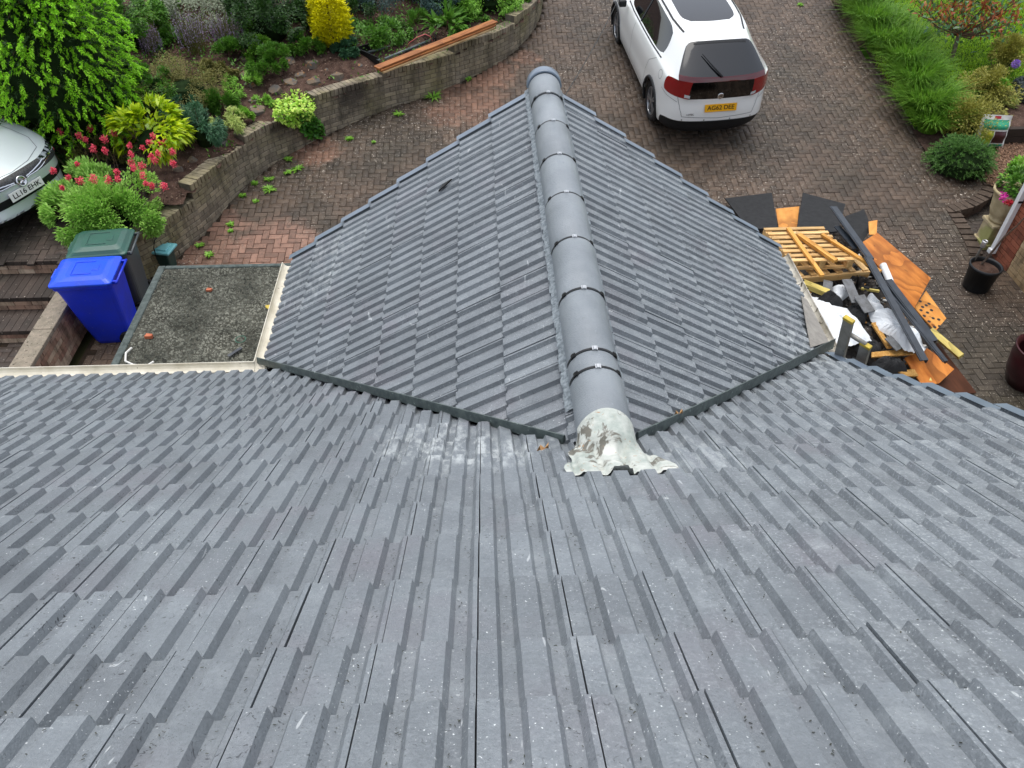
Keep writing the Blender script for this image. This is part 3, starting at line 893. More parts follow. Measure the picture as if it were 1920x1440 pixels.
for k, s in enumerate(rows):
    y = s_to_y(s); z = main_z(y); tht = math.atan(TP - (bell(y + .05) - bell(y - .25)) / .3)
    up = Vector((0, -math.cos(tht), math.sin(tht))); n = Vector((0, math.sin(tht), math.cos(tht)))
    if y + .0 < Y0 + VS * (VERGE_X - RX):
        verge_cap(Vector((VERGE_X + .035, y + .012, z - .009)), up, Vector((1, 0, 0)), n).build('verge_cap', MT['verge'], house)

# --- gutters
def gutter(a, b, r, m, name='gutter', par=house):
    a, b = Vector(a), Vector(b); d = (b - a).normalized(); side = d.cross(Vector((0, 0, 1))).normalized(); N = 8
    bld = MB(); vs = []
    for p in (a, b):
        for rr in (r, r - .006):
            for k in range(N + 1):
                t = math.pi * k / N; vs.append(p + side * math.cos(t) * rr - Vector((0, 0, 1)) * math.sin(t) * rr)
    n = N + 1; f = []
    for k in range(N):
        f += [(k, k + 1, 2 * n + k + 1, 2 * n + k), (n + k, 3 * n + k, 3 * n + k + 1, n + k + 1)]
    f += [(0, 2 * n, 3 * n, n), (N, n + N, 3 * n + N, 2 * n + N)]
    return bld.add(vs, f).build(name, m, par, smooth=False)
yg = ye + .075; zg_ = main_z(ye) - .03
gutter((-6.2, yg, zg_), (RX - EAVE_DX - .02, yg, zg_ - .005), .056, MT['gutter_w'])
MB().box(((-6.2 + RX - EAVE_DX) / 2, ye - .005, zg_ - .1), (RX - EAVE_DX + 6.2, .02, .19)).build('fascia', MT['gutter_w'], house)
gutter((RX - EAVE_DX - .035, yg - .05, gable_z(RX + EAVE_DX) - .05), (RX - EAVE_DX - .035, VERGE_Y - .03, gable_z(RX + EAVE_DX) - .035), .05, MT['gutter_w'])
gr0 = Vector((RX + EAVE_DX + .045, 4.32, gable_z(RX + EAVE_DX) - .06)); gr1 = Vector((RX + EAVE_DX + .02, VERGE_Y - .06, gable_z(RX + EAVE_DX) - .035))
gutter(gr0, gr1, .056, MT['gutter_d'])
for fpos in (.62, .70):
    c = gr0.lerp(gr1, fpos)
    MB().tube([c + Vector((-.058, 0, .006)), c + Vector((-.04, 0, -.04)), c + Vector((0, 0, -.062)), c + Vector((.04, 0, -.04)), c + Vector((.06, 0, .006))], .008, 6).build('gutter_bracket', MT['clip_black'], house)
# grey lead apron showing where tiles stop short in the right hand corner
MT['lead'] = mat('grey_lead', '84807a', '99958d', 14, .6, .4, .3, 40, specks=[('5b5750', 40, .68)])
xe = RX + EAVE_DX
slab('lead_apron', [(xe - .30, 4.12, gable_z(xe - .30) + .004), (xe + .0, 4.42, gable_z(xe) + .004), (xe + .0, 4.95, gable_z(xe) + .004), (xe - .06, 4.95, gable_z(xe - .06) + .004)], .004, MT['lead'], house)
# --- walls under the roofs
hw = MB()
hw.box((-1.85, 1.8, 1.2), (8.3, 4.3, 2.4)); hw.box((RX, 3.6, 1.2), (3.7, 3.7, 2.4))
hw.prism([(RX - 1.85, 5.455, 2.39), (RX + 1.85, 5.455, 2.39), (RX + 1.85, 5.455, 2.72), (RX, 5.455, ZR - .12), (RX - 1.85, 5.455, 2.72)], (0, -.15, 0))
hw.build('wall', MT['housebrick'], house)

# ------------------------------------------------------------------ leaves lying on the roof
MT['deadleaf'] = mat('dead_leaf', '8d6a45', 'b08a5c', 60, .8)
def dead_leaf(pos, n, size, label):
    b = MB(); o = Vector(pos); Rm = frame(Vector((1, .4, 0)).normalized(), n)
    vs = [o + Rm @ Vector((math.cos(a) * size * (1 if k % 2 else .55), math.sin(a) * size * .7 * (1 if k % 2 else .55), .012 + .012 * math.sin(k * 2.3))) for k, a in enumerate([i * 2 * math.pi / 11 for i in range(11)])]
    b.add([o + Rm @ Vector((0, 0, .006))] + vs, [(0, i + 1, (i + 1) % 11 + 1) for i in range(11)])
    ob = b.build('dead_leaf', MT['deadleaf'], None, at=pos); tag(ob, label, 'leaf'); return ob
nm_ = Vector((0, math.sin(th), math.cos(th)))
q = PL(1021, 843, (0, 2, main_z(2)), nm_); dead_leaf(q, nm_, .035, 'curled brown dead leaf on the tiles beside the ridge saddle')
q = PL(1274, 777, (1.0, 2.55, main_z(2.55) + .03), nm_); dead_leaf(q, nm_, .03, 'small brown leaf caught on the valley strip')
# broken black tile chip lying on the gable slope
q = PL(834, 346, (RX - 1, 4, ZR - TP), Vector((-s_, 0, c_)))
o = slab('broken_chip', [q + Vector((.05, .02, .036)), q + Vector((-.02, .035, -.014)), q + Vector((-.05, -.03, -.034)), q + Vector((.0, -.01, .002))], .01, MT['clip_black'])
tag(o, 'small black broken chip lying on the left gable slope', 'chip')
# ------------------------------------------------------------------ flat roof with chippings
FZ = 2.16
A_ = P(297, 497, FZ); B_ = P(207, 688, FZ)
fx0, fy1 = A_.x, A_.y
fx1 = RX - EAVE_DX + .02
MT['felt'] = mat('mineral_felt', '3f4845', '59625f', 20, .8, .3, .5, 120, specks=[('3b3f3d', 60, .66)])
MT['chip'] = mat('stone_chippings', '40423b', '6d6e64', 3, .9, .3, isl=.65)
MT['chip_bed'] = mat('chipping_bed', '34342d', '53534a', 4, .95, .2, .8, 90, specks=[('a9a69d', 95, .66), ('23211e', 70, .64)])
lean = thing('lean_to', 'flat felt roofed lean-to covered in grey stone chippings beside the gable', 'building', ((fx0 + fx1) / 2, (4.2 + fy1) / 2, 0))
MB().box(((fx0 + fx1) / 2, (3.9 + fy1) / 2, FZ - .09), (fx1 - fx0 - .02, fy1 - 3.9 - .02, .14)).build('flat_roof', MT['chip_bed'], lean)
MB().box((fx0 + .035, (3.9 + fy1) / 2, FZ - .085), (.07, fy1 - 3.9, .16)).build('felt_kerb', MT['felt'], lean, bevel=.012)
MB().box(((fx0 + .07 + fx1) / 2, fy1 - .025, FZ - .085), (fx1 - fx0 - .07, .05, .16)).build('felt_kerb', MT['felt'], lean, bevel=.012)
MB().box(((fx0 + fx1) / 2 + .1, (3.9 + fy1) / 2 - .1, (FZ - .17) / 2), (fx1 - fx0 - .25, fy1 - 3.9 - .25, FZ - .17)).build('wall', MT['housebrick'], lean)
n = 16000
cx = rng.uniform(fx0 + .015, fx1, n); cy = rng.uniform(4.1, fy1 - .05, n); keep = rng.random(n) < np.clip((cx - fx0 - .03) / .16, .12, 1); cx, cy = cx[keep], cy[keep]; n = len(cx)
sz = rng.uniform(.005, .0125, n) * rng.choice([1, 1, 1, 1.5], n); ang = rng.uniform(0, 6.28, n)
oc = np.array([(1, 0, 0), (0, 1, 0), (-1, 0, 0), (0, -1, 0), (0, 0, .8)])
ca, sa = np.cos(ang)[:, None], np.sin(ang)[:, None]
jx = oc[None, :, 0] * sz[:, None] * rng.uniform(.6, 1.3, (n, 5)); jy = oc[None, :, 1] * sz[:, None] * rng.uniform(.6, 1.3, (n, 5))
V = np.stack([cx[:, None] + jx * ca - jy * sa, cy[:, None] + jx * sa + jy * ca, FZ - .018 + oc[None, :, 2] * sz[:, None] * 1.2 + np.zeros((n, 5))], -1).reshape(-1, 3)
F = (np.arange(n)[:, None, None] * 5 + np.array([[0, 1, 4], [1, 2, 4], [2, 3, 4], [3, 0, 4]])[None]).reshape(-1, 3)
o = np_mesh('chippings', V, F, MT['chip'], lean); o["kind"] = 'stuff'
# bits lying on the flat roof
MT['white_pl'] = mat('white_plastic', 'd9d8d2', rough=.45)
MT['terracotta'] = mat('terracotta_shard', 'a65c41', 'b96f50', 20, .9)
MT['slate_bit'] = mat('slate_grey_bit', '3d4146', '595d60', 15, .7)
pts = [P(*q, FZ + .012) for q in [(247, 652), (236, 662), (235, 677), (250, 684), (275, 686), (288, 678)]]
tag(MB().tube(pts, .009, 6).build('white_cable', MT['white_pl'], None), 'bent white plastic strip lying on the grey roof chippings', 'cable')
q = P(279, 631, FZ); tag(MB().prism([q + Vector(v) for v in ((-.03, -.02, .02), (.03, -.015, .015), (.035, .012, .02), (-.02, .02, .022))], (0, 0, -.03)).build('terracotta_shard', MT['terracotta']), 'broken red terracotta shard on the roof chippings', 'shard')
MT['yellow_leaf'] = mat('yellow_leaf', 'b09a34', 'c9b24a', 40, .6)
q = P(505, 576, FZ); tag(MB().prism([q + Vector((.035 * math.cos(a), .03 * math.sin(a), .012 + .008 * math.cos(2 * a))) for a in [i * .8976 for i in range(7)]], (0, 0, -.006)).build('yellow_leaf', MT['yellow_leaf']), 'round yellow leaf on the chippings near the gable gutter', 'leaf')
q1, q2 = P(428, 668, FZ + .012), P(453, 652, FZ + .012); beam('slate_strip', q1, q2, .03, .012, MT['slate_bit'], label='dark slate strip lying on the chippings near the corner', cat='slate')
pts = [P(451, 636, FZ + .012) + Vector((.045 * math.cos(a), .045 * math.sin(a), 0)) for a in [i * .449 for i in range(15)]]
MT['green_pl'] = mat('green_plastic', '3f6a57', rough=.5)
tag(MB().tube(pts, .004, 5, False).build('green_ring', MT['green_pl']), 'thin green plastic ring lying on the chippings', 'ring')
for k, (px, py, w) in enumerate(((392, 544, 1),)):
    q = P(px, py, FZ); tag(MB().prism([q + Vector(v) for v in ((-.025, -.015, .014), (.02, -.02, .016), (.03, .014, .012), (-.015, .018, .017))], (0, 0, -.02)).build('roof_shard', MT['terracotta' if w else 'lead']), ('rusty brown shard half sunk in the chippings' if w else 'pale grey shard half sunk in the chippings'), 'shard')

# ------------------------------------------------------------------ steps and their side wall (left)
MT['stepbrick'] = brick_mat('buff_red_brick', ('b59e86', 'a4806e', 'c7b29a'), moss='6f5c44')
MT['coping'] = mat('concrete_coping', '7d7668', '93897a', 16, .9, .2, .6, 70, specks=[('b6ae9f', 50, .66), ('4d483e', 30, .64)])
SWX = -5.27
sw = thing('step_side_wall', 'low brick wall with a concrete coping between the steps and the bins', 'wall', (SWX - .1, 6.7, 0))
MB().box((SWX - .1, 6.8, .26), (.188, 4.36, .50)).build('mortar_core', MT['mortar'], sw)
for c in range(7):
    y = 4.62 - (.11 if c % 2 else 0)
    while y < 8.96:
        y0, y1 = max(y + .005, 4.62), min(y + .22, 8.94)
        if y1 - y0 > .06:
            MB().box((SWX - .047 + rnd.gauss(0, .002), (y0 + y1) / 2, .035 + c * .073), (.1, y1 - y0, .064)).build('brick', MT['stepbrick'], sw)
        y += .225
for j in range(6):
    MB().box((SWX - .1, 4.72 + j * .78, .545), (.25, .772, .06)).build('coping_stone', MT['coping'], sw, bevel=.008)
st = thing('garden_steps', 'brick steps with dark block treads climbing to the parking area', 'steps', (-6.6, 8.0, 0))
SX0, SX1 = -9.0, SWX - .21
edges = [(8.86, .60), (8.32, .40), (7.88, .20)]
for k, (y, z) in enumerate(edges):
    back = 9.3 if k == 0 else edges[k - 1][0] + .02
    # tread blocks
    yb = back if k else 9.0
    x = SX0
    while x < SX1 - .05:
        w = min(.1, SX1 - x); MB().box((x + w / 2, (y + yb) / 2, z - .03), (w - .006, yb - y, .06)).build('tread_block', MT['paver_dark'], st); x += .1
    MB().box(((SX0 + SX1) / 2, (y + .03 + yb) / 2, z - .125), (SX1 - SX0, yb - y - .05, .13)).build('step_core', MT['mortar'], st)
    for c in range(2):
        x = SX0 - (.11 if c else 0)
        while x < SX1:
            x0, x1 = max(x + .005, SX0), min(x + .22, SX1)
            if x1 - x0 > .05: MB().box(((x0 + x1) / 2, y + .055 + rnd.gauss(0, .002), z - .165 + c * .071), (x1 - x0, .1, .064)).build('brick', MT['stepbrick'], st)
            x += .225
LP = [(SX0, 4.3), (SX1, 4.3), (SX1, 7.9), (SX0, 7.9)]
pave('step_landing', LP, lambda Y: np.zeros_like(Y) + .004, MT['paver_dark'], [], 0)

# ------------------------------------------------------------------ wheelie bins and food caddy
def plastic(name, c, rough=.38): return mat(name, c, tuple(x * .78 + .008 for x in lin(c)), 4, rough, .5, .1, 90, specks=[(tuple(x * .7 + .06 for x in lin(c)), 38, .68)])
MT['bin_blue'] = plastic('blue_bin_plastic', '0b33d6'); MT['bin_blue_lid'] = plastic('blue_lid_plastic', '1550e8', .33)
MT['bin_grey'] = plastic('grey_bin_plastic', '4a5154'); MT['bin_green'] = plastic('dark_green_lid', '2f5a4f')
MT['rubber'] = mat('black_rubber', '111112', '1b1b1c', 20, .75)
def wheelie(label, base, rz, mb, ml, dome):
    t = thing('wheelie_bin', label, 'bin', base, (0, 0, rz), 'wheelie bins by the step wall')
    # local: front of the bin towards -x, hinge and handle at +x
    W, D, Hh = .58, .72, .97
    b = MB()
    def ring(z, w, d, ox, r=.05):
        out = []
        for sx, sy, a0 in ((1, 1, 0), (-1, 1, 90), (-1, -1, 180), (1, -1, 270)):
            for k in range(4):
                a = rad(a0 + k * 30); out.append((ox + sx * (d / 2 - r) + r * math.cos(a), sy * (w / 2 - r) + r * math.sin(a), z))
        return out
    lv = [(0.0, .40, .44, .06), (.05, .43, .47, .055), (.30, .47, .53, .035), (.85, .53, .65, .01), (Hh - .05, .54, .665, 0), (Hh - .045, .575, .705, 0), (Hh, .58, .71, 0)]
    vs = []; 
    for q in lv: vs += ring(*q)
    f = [(j * 16 + k, j * 16 + (k + 1) % 16, (j + 1) * 16 + (k + 1) % 16, (j + 1) * 16 + k) for j in range(len(lv) - 1) for k in range(16)]
    f += [tuple(range(16))[::-1], tuple(range((len(lv) - 1) * 16, len(lv) * 16))]
    b.add(vs, f).build('body', mb, t, local=True, bevel=.006)
    lid = MB(); ll = [(Hh + .004, .60, .745, -.012), (Hh + .03, .60, .745, -.012), (Hh + .045, .56, .69, -.01), (Hh + .045 + dome * .6, .50, .60, 0), (Hh + .045 + dome, .36, .44, .02)]
    vs = []
    for q in ll: vs += ring(*q)
    f = [(j * 16 + k, j * 16 + (k + 1) % 16, (j + 1) * 16 + (k + 1) % 16, (j + 1) * 16 + k) for j in range(len(ll) - 1) for k in range(16)]
    f += [tuple(range(16))[::-1], tuple(range((len(ll) - 1) * 16, len(ll) * 16))]
    lo = lid.add(vs, f).build('lid', ml, t, local=True, bevel=.008)
    MB().box((-.385, 0, Hh + .02), (.03, .2, .02)).build('lid_grip', ml, lo, local=True, bevel=.004)
    rib = MB(); zt_ = Hh + .048 + dome; rib.box((-.14, 0, zt_), (.016, .26, .012)); rib.box((-.02, .13, zt_), (.24, .014, .012)); rib.box((-.02, -.13, zt_), (.24, .014, .012)); rib.box((.13, 0, zt_ - .002), (.08, .12, .01))
    rib.build('lid_rib', ml, lo, local=True, bevel=.004)
    MB().tube([(.405, -.25, Hh - .0), (.405, .25, Hh - .0)], .014, 8).build('handle', mb, t, local=True, smooth=True)
    for s2 in (-1, 1):
        MB().box((.375, s2 * .22, Hh - .005), (.06, .03, .045)).build('hinge_arm', mb, t, local=True, bevel=.004)
        wv = MB(); wv.tube([(.26, s2 * .23, .1), (.26, s2 * .28, .1)], .1, 20); wv.build('wheel', MT['rubber'], t, local=True)
    return t
wheelie('blue wheelie bin with a blue lid standing against the low step wall', (-4.88, 8.03, 0.004), rad(4), MT['bin_blue'], MT['bin_blue_lid'], .035)
wheelie('grey wheelie bin with a dark green lid behind the blue bin', (-4.90, 8.64, 0.006), rad(6), MT['bin_grey'], MT['bin_green'], .06)
cb = P(303, 468, .36); cb = Vector((cb.x, cb.y, drive(cb.y)))
MT['caddy'] = plastic('teal_caddy', '6fb2b8', .35); MT['caddy_d'] = plastic('dark_green_caddy', '23423c', .4)
t = thing('food_caddy', 'small teal lidded food caddy with a raised black handle by the wall', 'caddy', cb, (0, 0, rad(-12)))
MB().box((0, 0, .15), (.26, .21, .30), taper=.82).build('body', MT['caddy_d'], t, local=True, bevel=.02)
lo = MB().box((0.01, 0, .325), (.34, .28, .04)).build('lid', MT['caddy'], t, local=True, bevel=.015)
MB().box((.02, 0, .35), (.2, .16, .02)).build('lid_panel', MT['caddy'], lo, local=True, bevel=.01)
MB().box((-.13, 0, .335), (.035, .2, .05)).build('hinge', MT['caddy_d'], t, local=True, bevel=.006)
MB().tube([(-.02, -.135, .28), (-.01, -.135, .42), (.01, -.09, .52), (.01, .09, .52), (-.01, .135, .42), (-.02, .135, .28)], .008, 6).build('handle', MT['clip_black'], t, local=True)

# ------------------------------------------------------------------ planks, tray and cable on the wall
MT['plank'] = woodmat('orange_deck_plank', 'a8703f', '8c5530', None, (2, 26, 26))
MT['plank_end'] = woodmat('pale_plank', 'b9a07a', '9a8058', None, (2, 26, 26))
zt = 1.50
a = P(706, 132, zt); b = P(928, 44, zt + .14)
dr = (b - a).normalized()
sd = Vector((-dr.y, dr.x, 0))
for k, (off, dz, w, h, mt, lb) in enumerate(((.0, .04, .15, .028, 'plank', 'top orange deck board of the stack resting on the grey wall'), (-.02, .005, .15, .03, 'plank', 'second orange deck board under the top one on the wall'), (-.045, -.03, .13, .028, 'plank_end', 'pale lowest board of the plank stack resting on the wall'))):
    beam('deck_board', a + sd * off + Vector((0, 0, dz)) + dr * (.03 * k), b + sd * off + Vector((0, 0, dz)) - dr * (.05 * k), w, h, MT[mt], label=lb, cat='plank', group='planks stacked on the retaining wall')
MT['pipe'] = mat('grey_pipe', '4c565a', '66716f', 6, .4)
tz = 1.33
tr = [P(675, 101, tz + .02), P(706, 117, tz), P(808, 80, tz), P(812, 62, tz + .05), P(700, 93, tz + .05)]
tray = thing('black_tray', 'black plastic tray on the garden soil behind the planks', 'tray', tr[1])
corner = [P(674, 104, tz), P(711, 121, tz), P(818, 84, tz), P(814, 66, tz + .03)]
def qstrip(pa, pb, w, h): 
    d = (pb - pa).normalized(); s = Vector((-d.y, d.x, 0)); m = MB()
    Mx = Matrix((d, s, Vector((0, 0, 1)))).transposed(); m.box((pa + pb) / 2 + Vector((0, 0, h / 2)), ((pb - pa).length, w, h), Mx); return m
qstrip(corner[0], corner[3], .02, .16).build('tray_side', MT['clip_black'], tray)
qstrip(corner[0], corner[1], .02, .12).build('tray_end', MT['clip_black'], tray)
qstrip(corner[3], corner[2], .02, .12).build('tray_end', MT['clip_black'], tray)
MB().prism([c + Vector((0, 0, .02)) for c in corner], (0, 0, -.02)).build('tray_base', MT['soil'], tray)
for k, (pa, pb, lb) in enumerate((((683, 97), (712, 113), 'short grey pipe across the end of the black tray'), ((690, 98), (808, 68), 'long grey pipe lying along the black tray'), ((722, 110), (812, 73), 'grey pipe lying beside the orange planks'))):
    tag(MB().tube([P(*pa, tz + .07), P(*pb, tz + .08)], .022, 8).build('grey_pipe', MT['pipe'], None, smooth=True), lb, 'pipe', 'grey pipes in the black tray')
MT['pinkcable'] = mat('pink_cable', 'b9605c', rough=.5)
pts = [P(762, 90, tz + .1), P(768, 80, tz + .2), P(782, 70, tz + .3), P(797, 64, tz + .34), P(806, 68, tz + .3), P(811, 77, tz + .2)]
tag(MB().tube(pts, .008, 6).build('pink_hose', MT['pinkcable'], None, smooth=True), 'looped pink hose arching out of the black tray', 'hose')

# ------------------------------------------------------------------ cable strung from the gable
pa = Vector((RX + .16, VERGE_Y + .01, ZR - .16)); pb = PY(1185, -60, 12.5)
pts = [pa.lerp(pb, t) - Vector((0, 0, .35 * 4 * t * (1 - t) * .25)) for t in [i / 16 for i in range(17)]]
tag(MB().tube(pts, .004, 5).build('overhead_cable', MT['clip_black'], None), 'thin black overhead cable running from the gable peak across the drive', 'cable')

# ------------------------------------------------------------------ brick building on the right, downpipe, pots
MT['redbrick'] = brick_mat('red_quoin_brick', ('8a4f3c', '9c5e48', '7a4636'), moss='6d4a3a')
MT['buffbrick'] = brick_mat('buff_house_brick', ('b39b78', 'a58c69', 'bfa988'), moss='97825f')
BX, BY = 7.72, 9.28
cpt = P(1846, 478, 0.0); BX, BY = cpt.x + .10, cpt.y - .02
bl = thing('brick_building', 'buff brick building with a red brick corner at the edge of the drive', 'building', (BX, BY - 1.5, 0))
MB().box((BX + 1.512, BY - 2.012, 1.25), (3.0, 4.0, 2.5)).build('mortar_core', MT['mortar'], bl)
cnt = 0; br = MB(); brr = MB(); H_ = 34
for c in range(H_):
    z = .037 + c * .075
    y = BY; alt = c % 2
    qn = .215 if alt else .1025
    y0 = BY - qn
    MB().box((BX + .045, BY - qn / 2, z), (.1, qn - .008, .065)).build('brick', MT['redbrick'], bl)
    MB().box((BX + .045, y0 - .16 + .0525 * alt, z), (.1, .315 - (.105 * alt) - .008, .065)).build('brick', MT['redbrick'], bl)
    y = y0 - .32 + .105 * alt
    while y > BY - 4.0:
        if c < 14 and y > BY - 2.6:
            MB().box((BX + .048 + rnd.gauss(0, .0015), y - .1125, z), (.1, .215, .065)).build('brick', MT['buffbrick'], bl)
        else: br.box((BX + .048, y - .1125, z), (.1, .215, .065))
        y -= .225
    x = BX + .1
    while x < BX + 3.0: brr.box((x + .115, BY - .048, z), (.215, .1, .065)); x += .225
br.build('wall_bricks', MT['buffbrick'], bl)["kind"] = 'stuff'; brr.build('end_wall_bricks', MT['redbrick'], bl)["kind"] = 'stuff'
MT['upvc'] = mat('white_upvc', 'e4e6e6', rough=.3, spec=.5)
dpx = P(1846, 480, .12)
t = thing('downpipe', 'square white plastic downpipe on the corner of the brick building', 'downpipe', (BX - .04, BY + .02, 0))
MB().box((BX - .045, BY - .03, 1.32), (.07, .075, 2.4)).build('pipe', MT['upvc'], t, bevel=.006)
MB().box((BX - .06, BY - .03, .11), (.1, .08, .07)).build('shoe', MT['upvc'], t, bevel=.006)
MB().box((BX - .02, BY - .03, .95), (.11, .10, .03)).build('bracket', MT['clip_black'], t, bevel=.003)
# black flower pot with two posts
pc = P(1838, 520, .18); pc = Vector((pc.x, pc.y, .004))
t = thing('black_pot', 'black plastic plant pot on the paving beside the downpipe', 'pot', pc)
MB().lathe([(.02, 0), (.165, 0), (.175, .02), (.205, .34), (.215, .34), (.22, .36), (.218, .385), (.20, .388), (.19, .36), (.185, .32)], pc, 32).build('pot', mat('black_pot_plastic', '0f1215', '171b1f', 5, .45), t, smooth=True)
MB().lathe([(.001, .325), (.1, .33), (.187, .32)], pc, 24).build('compost', MT['soil'], t)
tag(MB().tube([P(1826, 489, .33), P(1841, 464, .56)], .016, 8).build('grey_post', mat('grey_post', '57544e', '6e6b64', 10, .7), None), 'thin grey stake standing in the black pot', 'stake')
c = P(1845, 457, .62)
tag(MB().lathe([(.035, -.05), (.04, .04), (.032, .05), (.026, .04)], c, 14, False).build('metal_lamp', MT['clip_metal'], None, smooth=True), 'round silver lamp head on the stake in the pot', 'lamp')
MT['bark_grey'] = mat('grey_bark', '6a5d52', '8b7d70', 30, .9, .2, .8, 60)
tag(MB().tube([P(1841, 495, .33), P(1862, 470, .62), P(1884, 443, 1.0), P(1905, 425, 1.3), P(1930, 398, 1.65)], [.018, .015, .013, .011, .009], 7).build('woody_stem', MT['bark_grey'], None), 'twisted bare woody climber stem rising from the black pot', 'stem')
# stone urn
uc = P(1856, 461, .0); uc = Vector((uc.x - .02, uc.y + .05, .006))
MT['urn'] = mat('cream_urn_stone', 'bfb08e', 'a89a78', 9, .85, .2, .5, 60, patches=[((uc.x - .1, uc.y - .1, .1), .22, '8f9552', .7)])
t = thing('stone_urn', 'cream stone urn on a square plinth with twisted fluting, planted with flowers', 'urn', uc)
pl = MB(); pl.box(uc + Vector((0, 0, .04)), (.34, .34, .08)); pl.box(uc + Vector((0, 0, .22)), (.28, .28, .30)); pl.box(uc + Vector((0, 0, .385)), (.33, .33, .05))
pl.build('plinth', MT['urn'], t, bevel=.01)
prof = [(.13, .41), (.15, .43), (.16, .46), (.14, .48), (.17, .52), (.20, .62), (.215, .75), (.24, .86), (.27, .88), (.275, .915), (.25, .92), (.23, .88)]
vs = []; seg = 48
for i, (r, z) in enumerate(prof):
    for k in range(seg):
        a = 2 * math.pi * k / seg; rr = r
        if 4 <= i <= 7: rr = r + .009 * math.sin(10 * a + z * 9)
        vs.append((uc.x + rr * math.cos(a), uc.y + rr * math.sin(a), uc.z + z))
MB().add(vs, [(i * seg + k, i * seg + (k + 1) % seg, (i + 1) * seg + (k + 1) % seg, (i + 1) * seg + k) for i in range(len(prof) - 1) for k in range(seg)]).build('urn_body', MT['urn'], t, smooth=True)
MB().lathe([(.001, .89), (.24, .885)], uc, 20).build('compost', MT['soil'], t)
# dark red glazed pot at the very edge
q = P(1935, 690, .25); q = Vector((q.x, q.y, .004))
MB().lathe([(.02, 0), (.2, 0), (.27, .2), (.3, .42), (.285, .52), (.31, .55), (.29, .56), (.25, .5)], (0, 0, 0), 32).build('glazed_pot', mat('dark_red_glaze', '2a0f14', '3b161b', 6, .3), None, smooth=True, at=(0, 0, 0)).location = q
tag(bpy.data.objects['glazed_pot'], 'dark red glazed pot standing on the mossy paving', 'pot')
# ------------------------------------------------------------------ building waste piled beside the gable
MT['pine'] = woodmat('new_pine', 'e2ad5c', 'c98a38', '9a5a20', (2.5, 40, 40))
MT['pine_pale'] = woodmat('pale_pallet_wood', 'dcbc88', 'c09454', '80582c', (2.5, 30, 30))
MT['ply'] = woodmat('orange_plywood', 'cc8238', '9c561c', '5d3210', (3.5, 9, 9), .55, 7.0)
MT['ply_light'] = woodmat('light_plywood', 'd2964a', 'b97630', '6f3f14', (4, 12, 12), .6, 5.0)
MT['ply_dark'] = woodmat('dark_stained_plywood', '5c3826', '43271a', None, (3, 14, 14), .6)
MT['yellowwood'] = woodmat('yellow_softwood', 'd8c878', 'c4ae58', None, (2, 36, 36))
MT['roofelt'] = mat('black_roofing_felt', '202122', '2b2c2d', 14, .8, .3, .4, 120, specks=[('4a4b4b', 60, .7)])
MT['pvc_black'] = mat('grey_black_pvc', '262b31', '333a42', 8, .35, .5, specks=[('59626c', 80, .72)])
MT['membrane'] = mat('white_membrane', 'c9cfd3', 'dfe3e5', 4, .6, .4, .3, 12)
MT['osb'] = mat('chipboard', 'c39a5a', 'a6773a', 45, .8, .2, .5, 80, specks=[('5d3d1a', 40, .66)])
MT['slategrey'] = mat('old_slate_grey', '5d5f5e', '75777a', 14, .7, .4, .4, 50)
MT['rubble'] = mat('mixed_rubble', '2a2826', '4b4743', 16, .9, .3, .9, 30, specks=[('b7b3ac', 24, .68), ('7a5a34', 20, .66)])
GRP = 'building waste piled beside the gable'
def C(x, y): return (1340 + x / 3.31, 340 + y / 3.31)
# low rubble mound that carries the pile
mc = P(1585, 560, .2)
def mound(u, v):
    a = 2 * math.pi * u; r = v
    ux, uy = math.cos(a), math.sin(a)
    e = Vector((mc.x + ux * r * 1.15 + uy * r * .25, mc.y + uy * r * 1.75 - .1, 0))
    h = .62 * (1 - r ** 2.2) * (.82 + .18 * math.sin(5 * a + 7 * r)) + .05 * math.sin(31 * u + 17 * v) * (1 - r)
    return (e.x, e.y, max(-.03, h - .03))
o = MB().grid(mound, 70, 24).build('rubble_mound', MT['rubble'], None); tag(o, 'low mound of broken felt slate and splinters under the waste pile', 'rubble', kind='stuff')
n = 900
u = rng.random(n); v = np.sqrt(rng.random(n)) * .95
pts = np.array([mound(a, b) for a, b in zip(u, v)])
L = rng.uniform(.02, .08, n); Wd = L * rng.uniform(.2, .7, n); Rz = rng.uniform(0, 6.28, n); tl = rng.normal(0, .35, n)
q4 = np.array([(-1, -1), (1, -1), (1, 1), (-1, 1)])
X = q4[None, :, 0] * L[:, None] / 2; Y = q4[None, :, 1] * Wd[:, None] / 2; Zt = X * np.sin(tl)[:, None]
V = np.stack([pts[:, 0:1] + X * np.cos(Rz)[:, None] - Y * np.sin(Rz)[:, None], pts[:, 1:2] + X * np.sin(Rz)[:, None] + Y * np.cos(Rz)[:, None], pts[:, 2:3] + .03 + Zt], -1)
V2 = V - np.array([0, 0, .012]); VV = np.concatenate([V, V2], 1).reshape(-1, 3)
f = [[0, 1, 2, 3], [4, 5, 1, 0], [5, 6, 2, 1], [6, 7, 3, 2], [7, 4, 0, 3]]
F = (np.arange(n)[:, None, None] * 8 + np.array(f)[None]).reshape(-1, 4)
k = NT('rubble_bits'); r = k.rand()
c = k.mix(k.ramp(r, .3, .5), lin('2c2d2e'), lin('6b6a66')); c = k.mix(k.ramp(r, .72, .74), c, lin('a87c42')); c = k.mix(k.ramp(r, .88, .9), c, lin('cfcfca'))
MT['bits'] = k.fin(c, .8, .3)
tag(np_mesh('rubble_bits', V.reshape(-1, 3) * 0 if False else VV, F, MT['bits']), 'scattered splinters slate chips and scraps over the waste mound', 'rubble', kind='stuff')

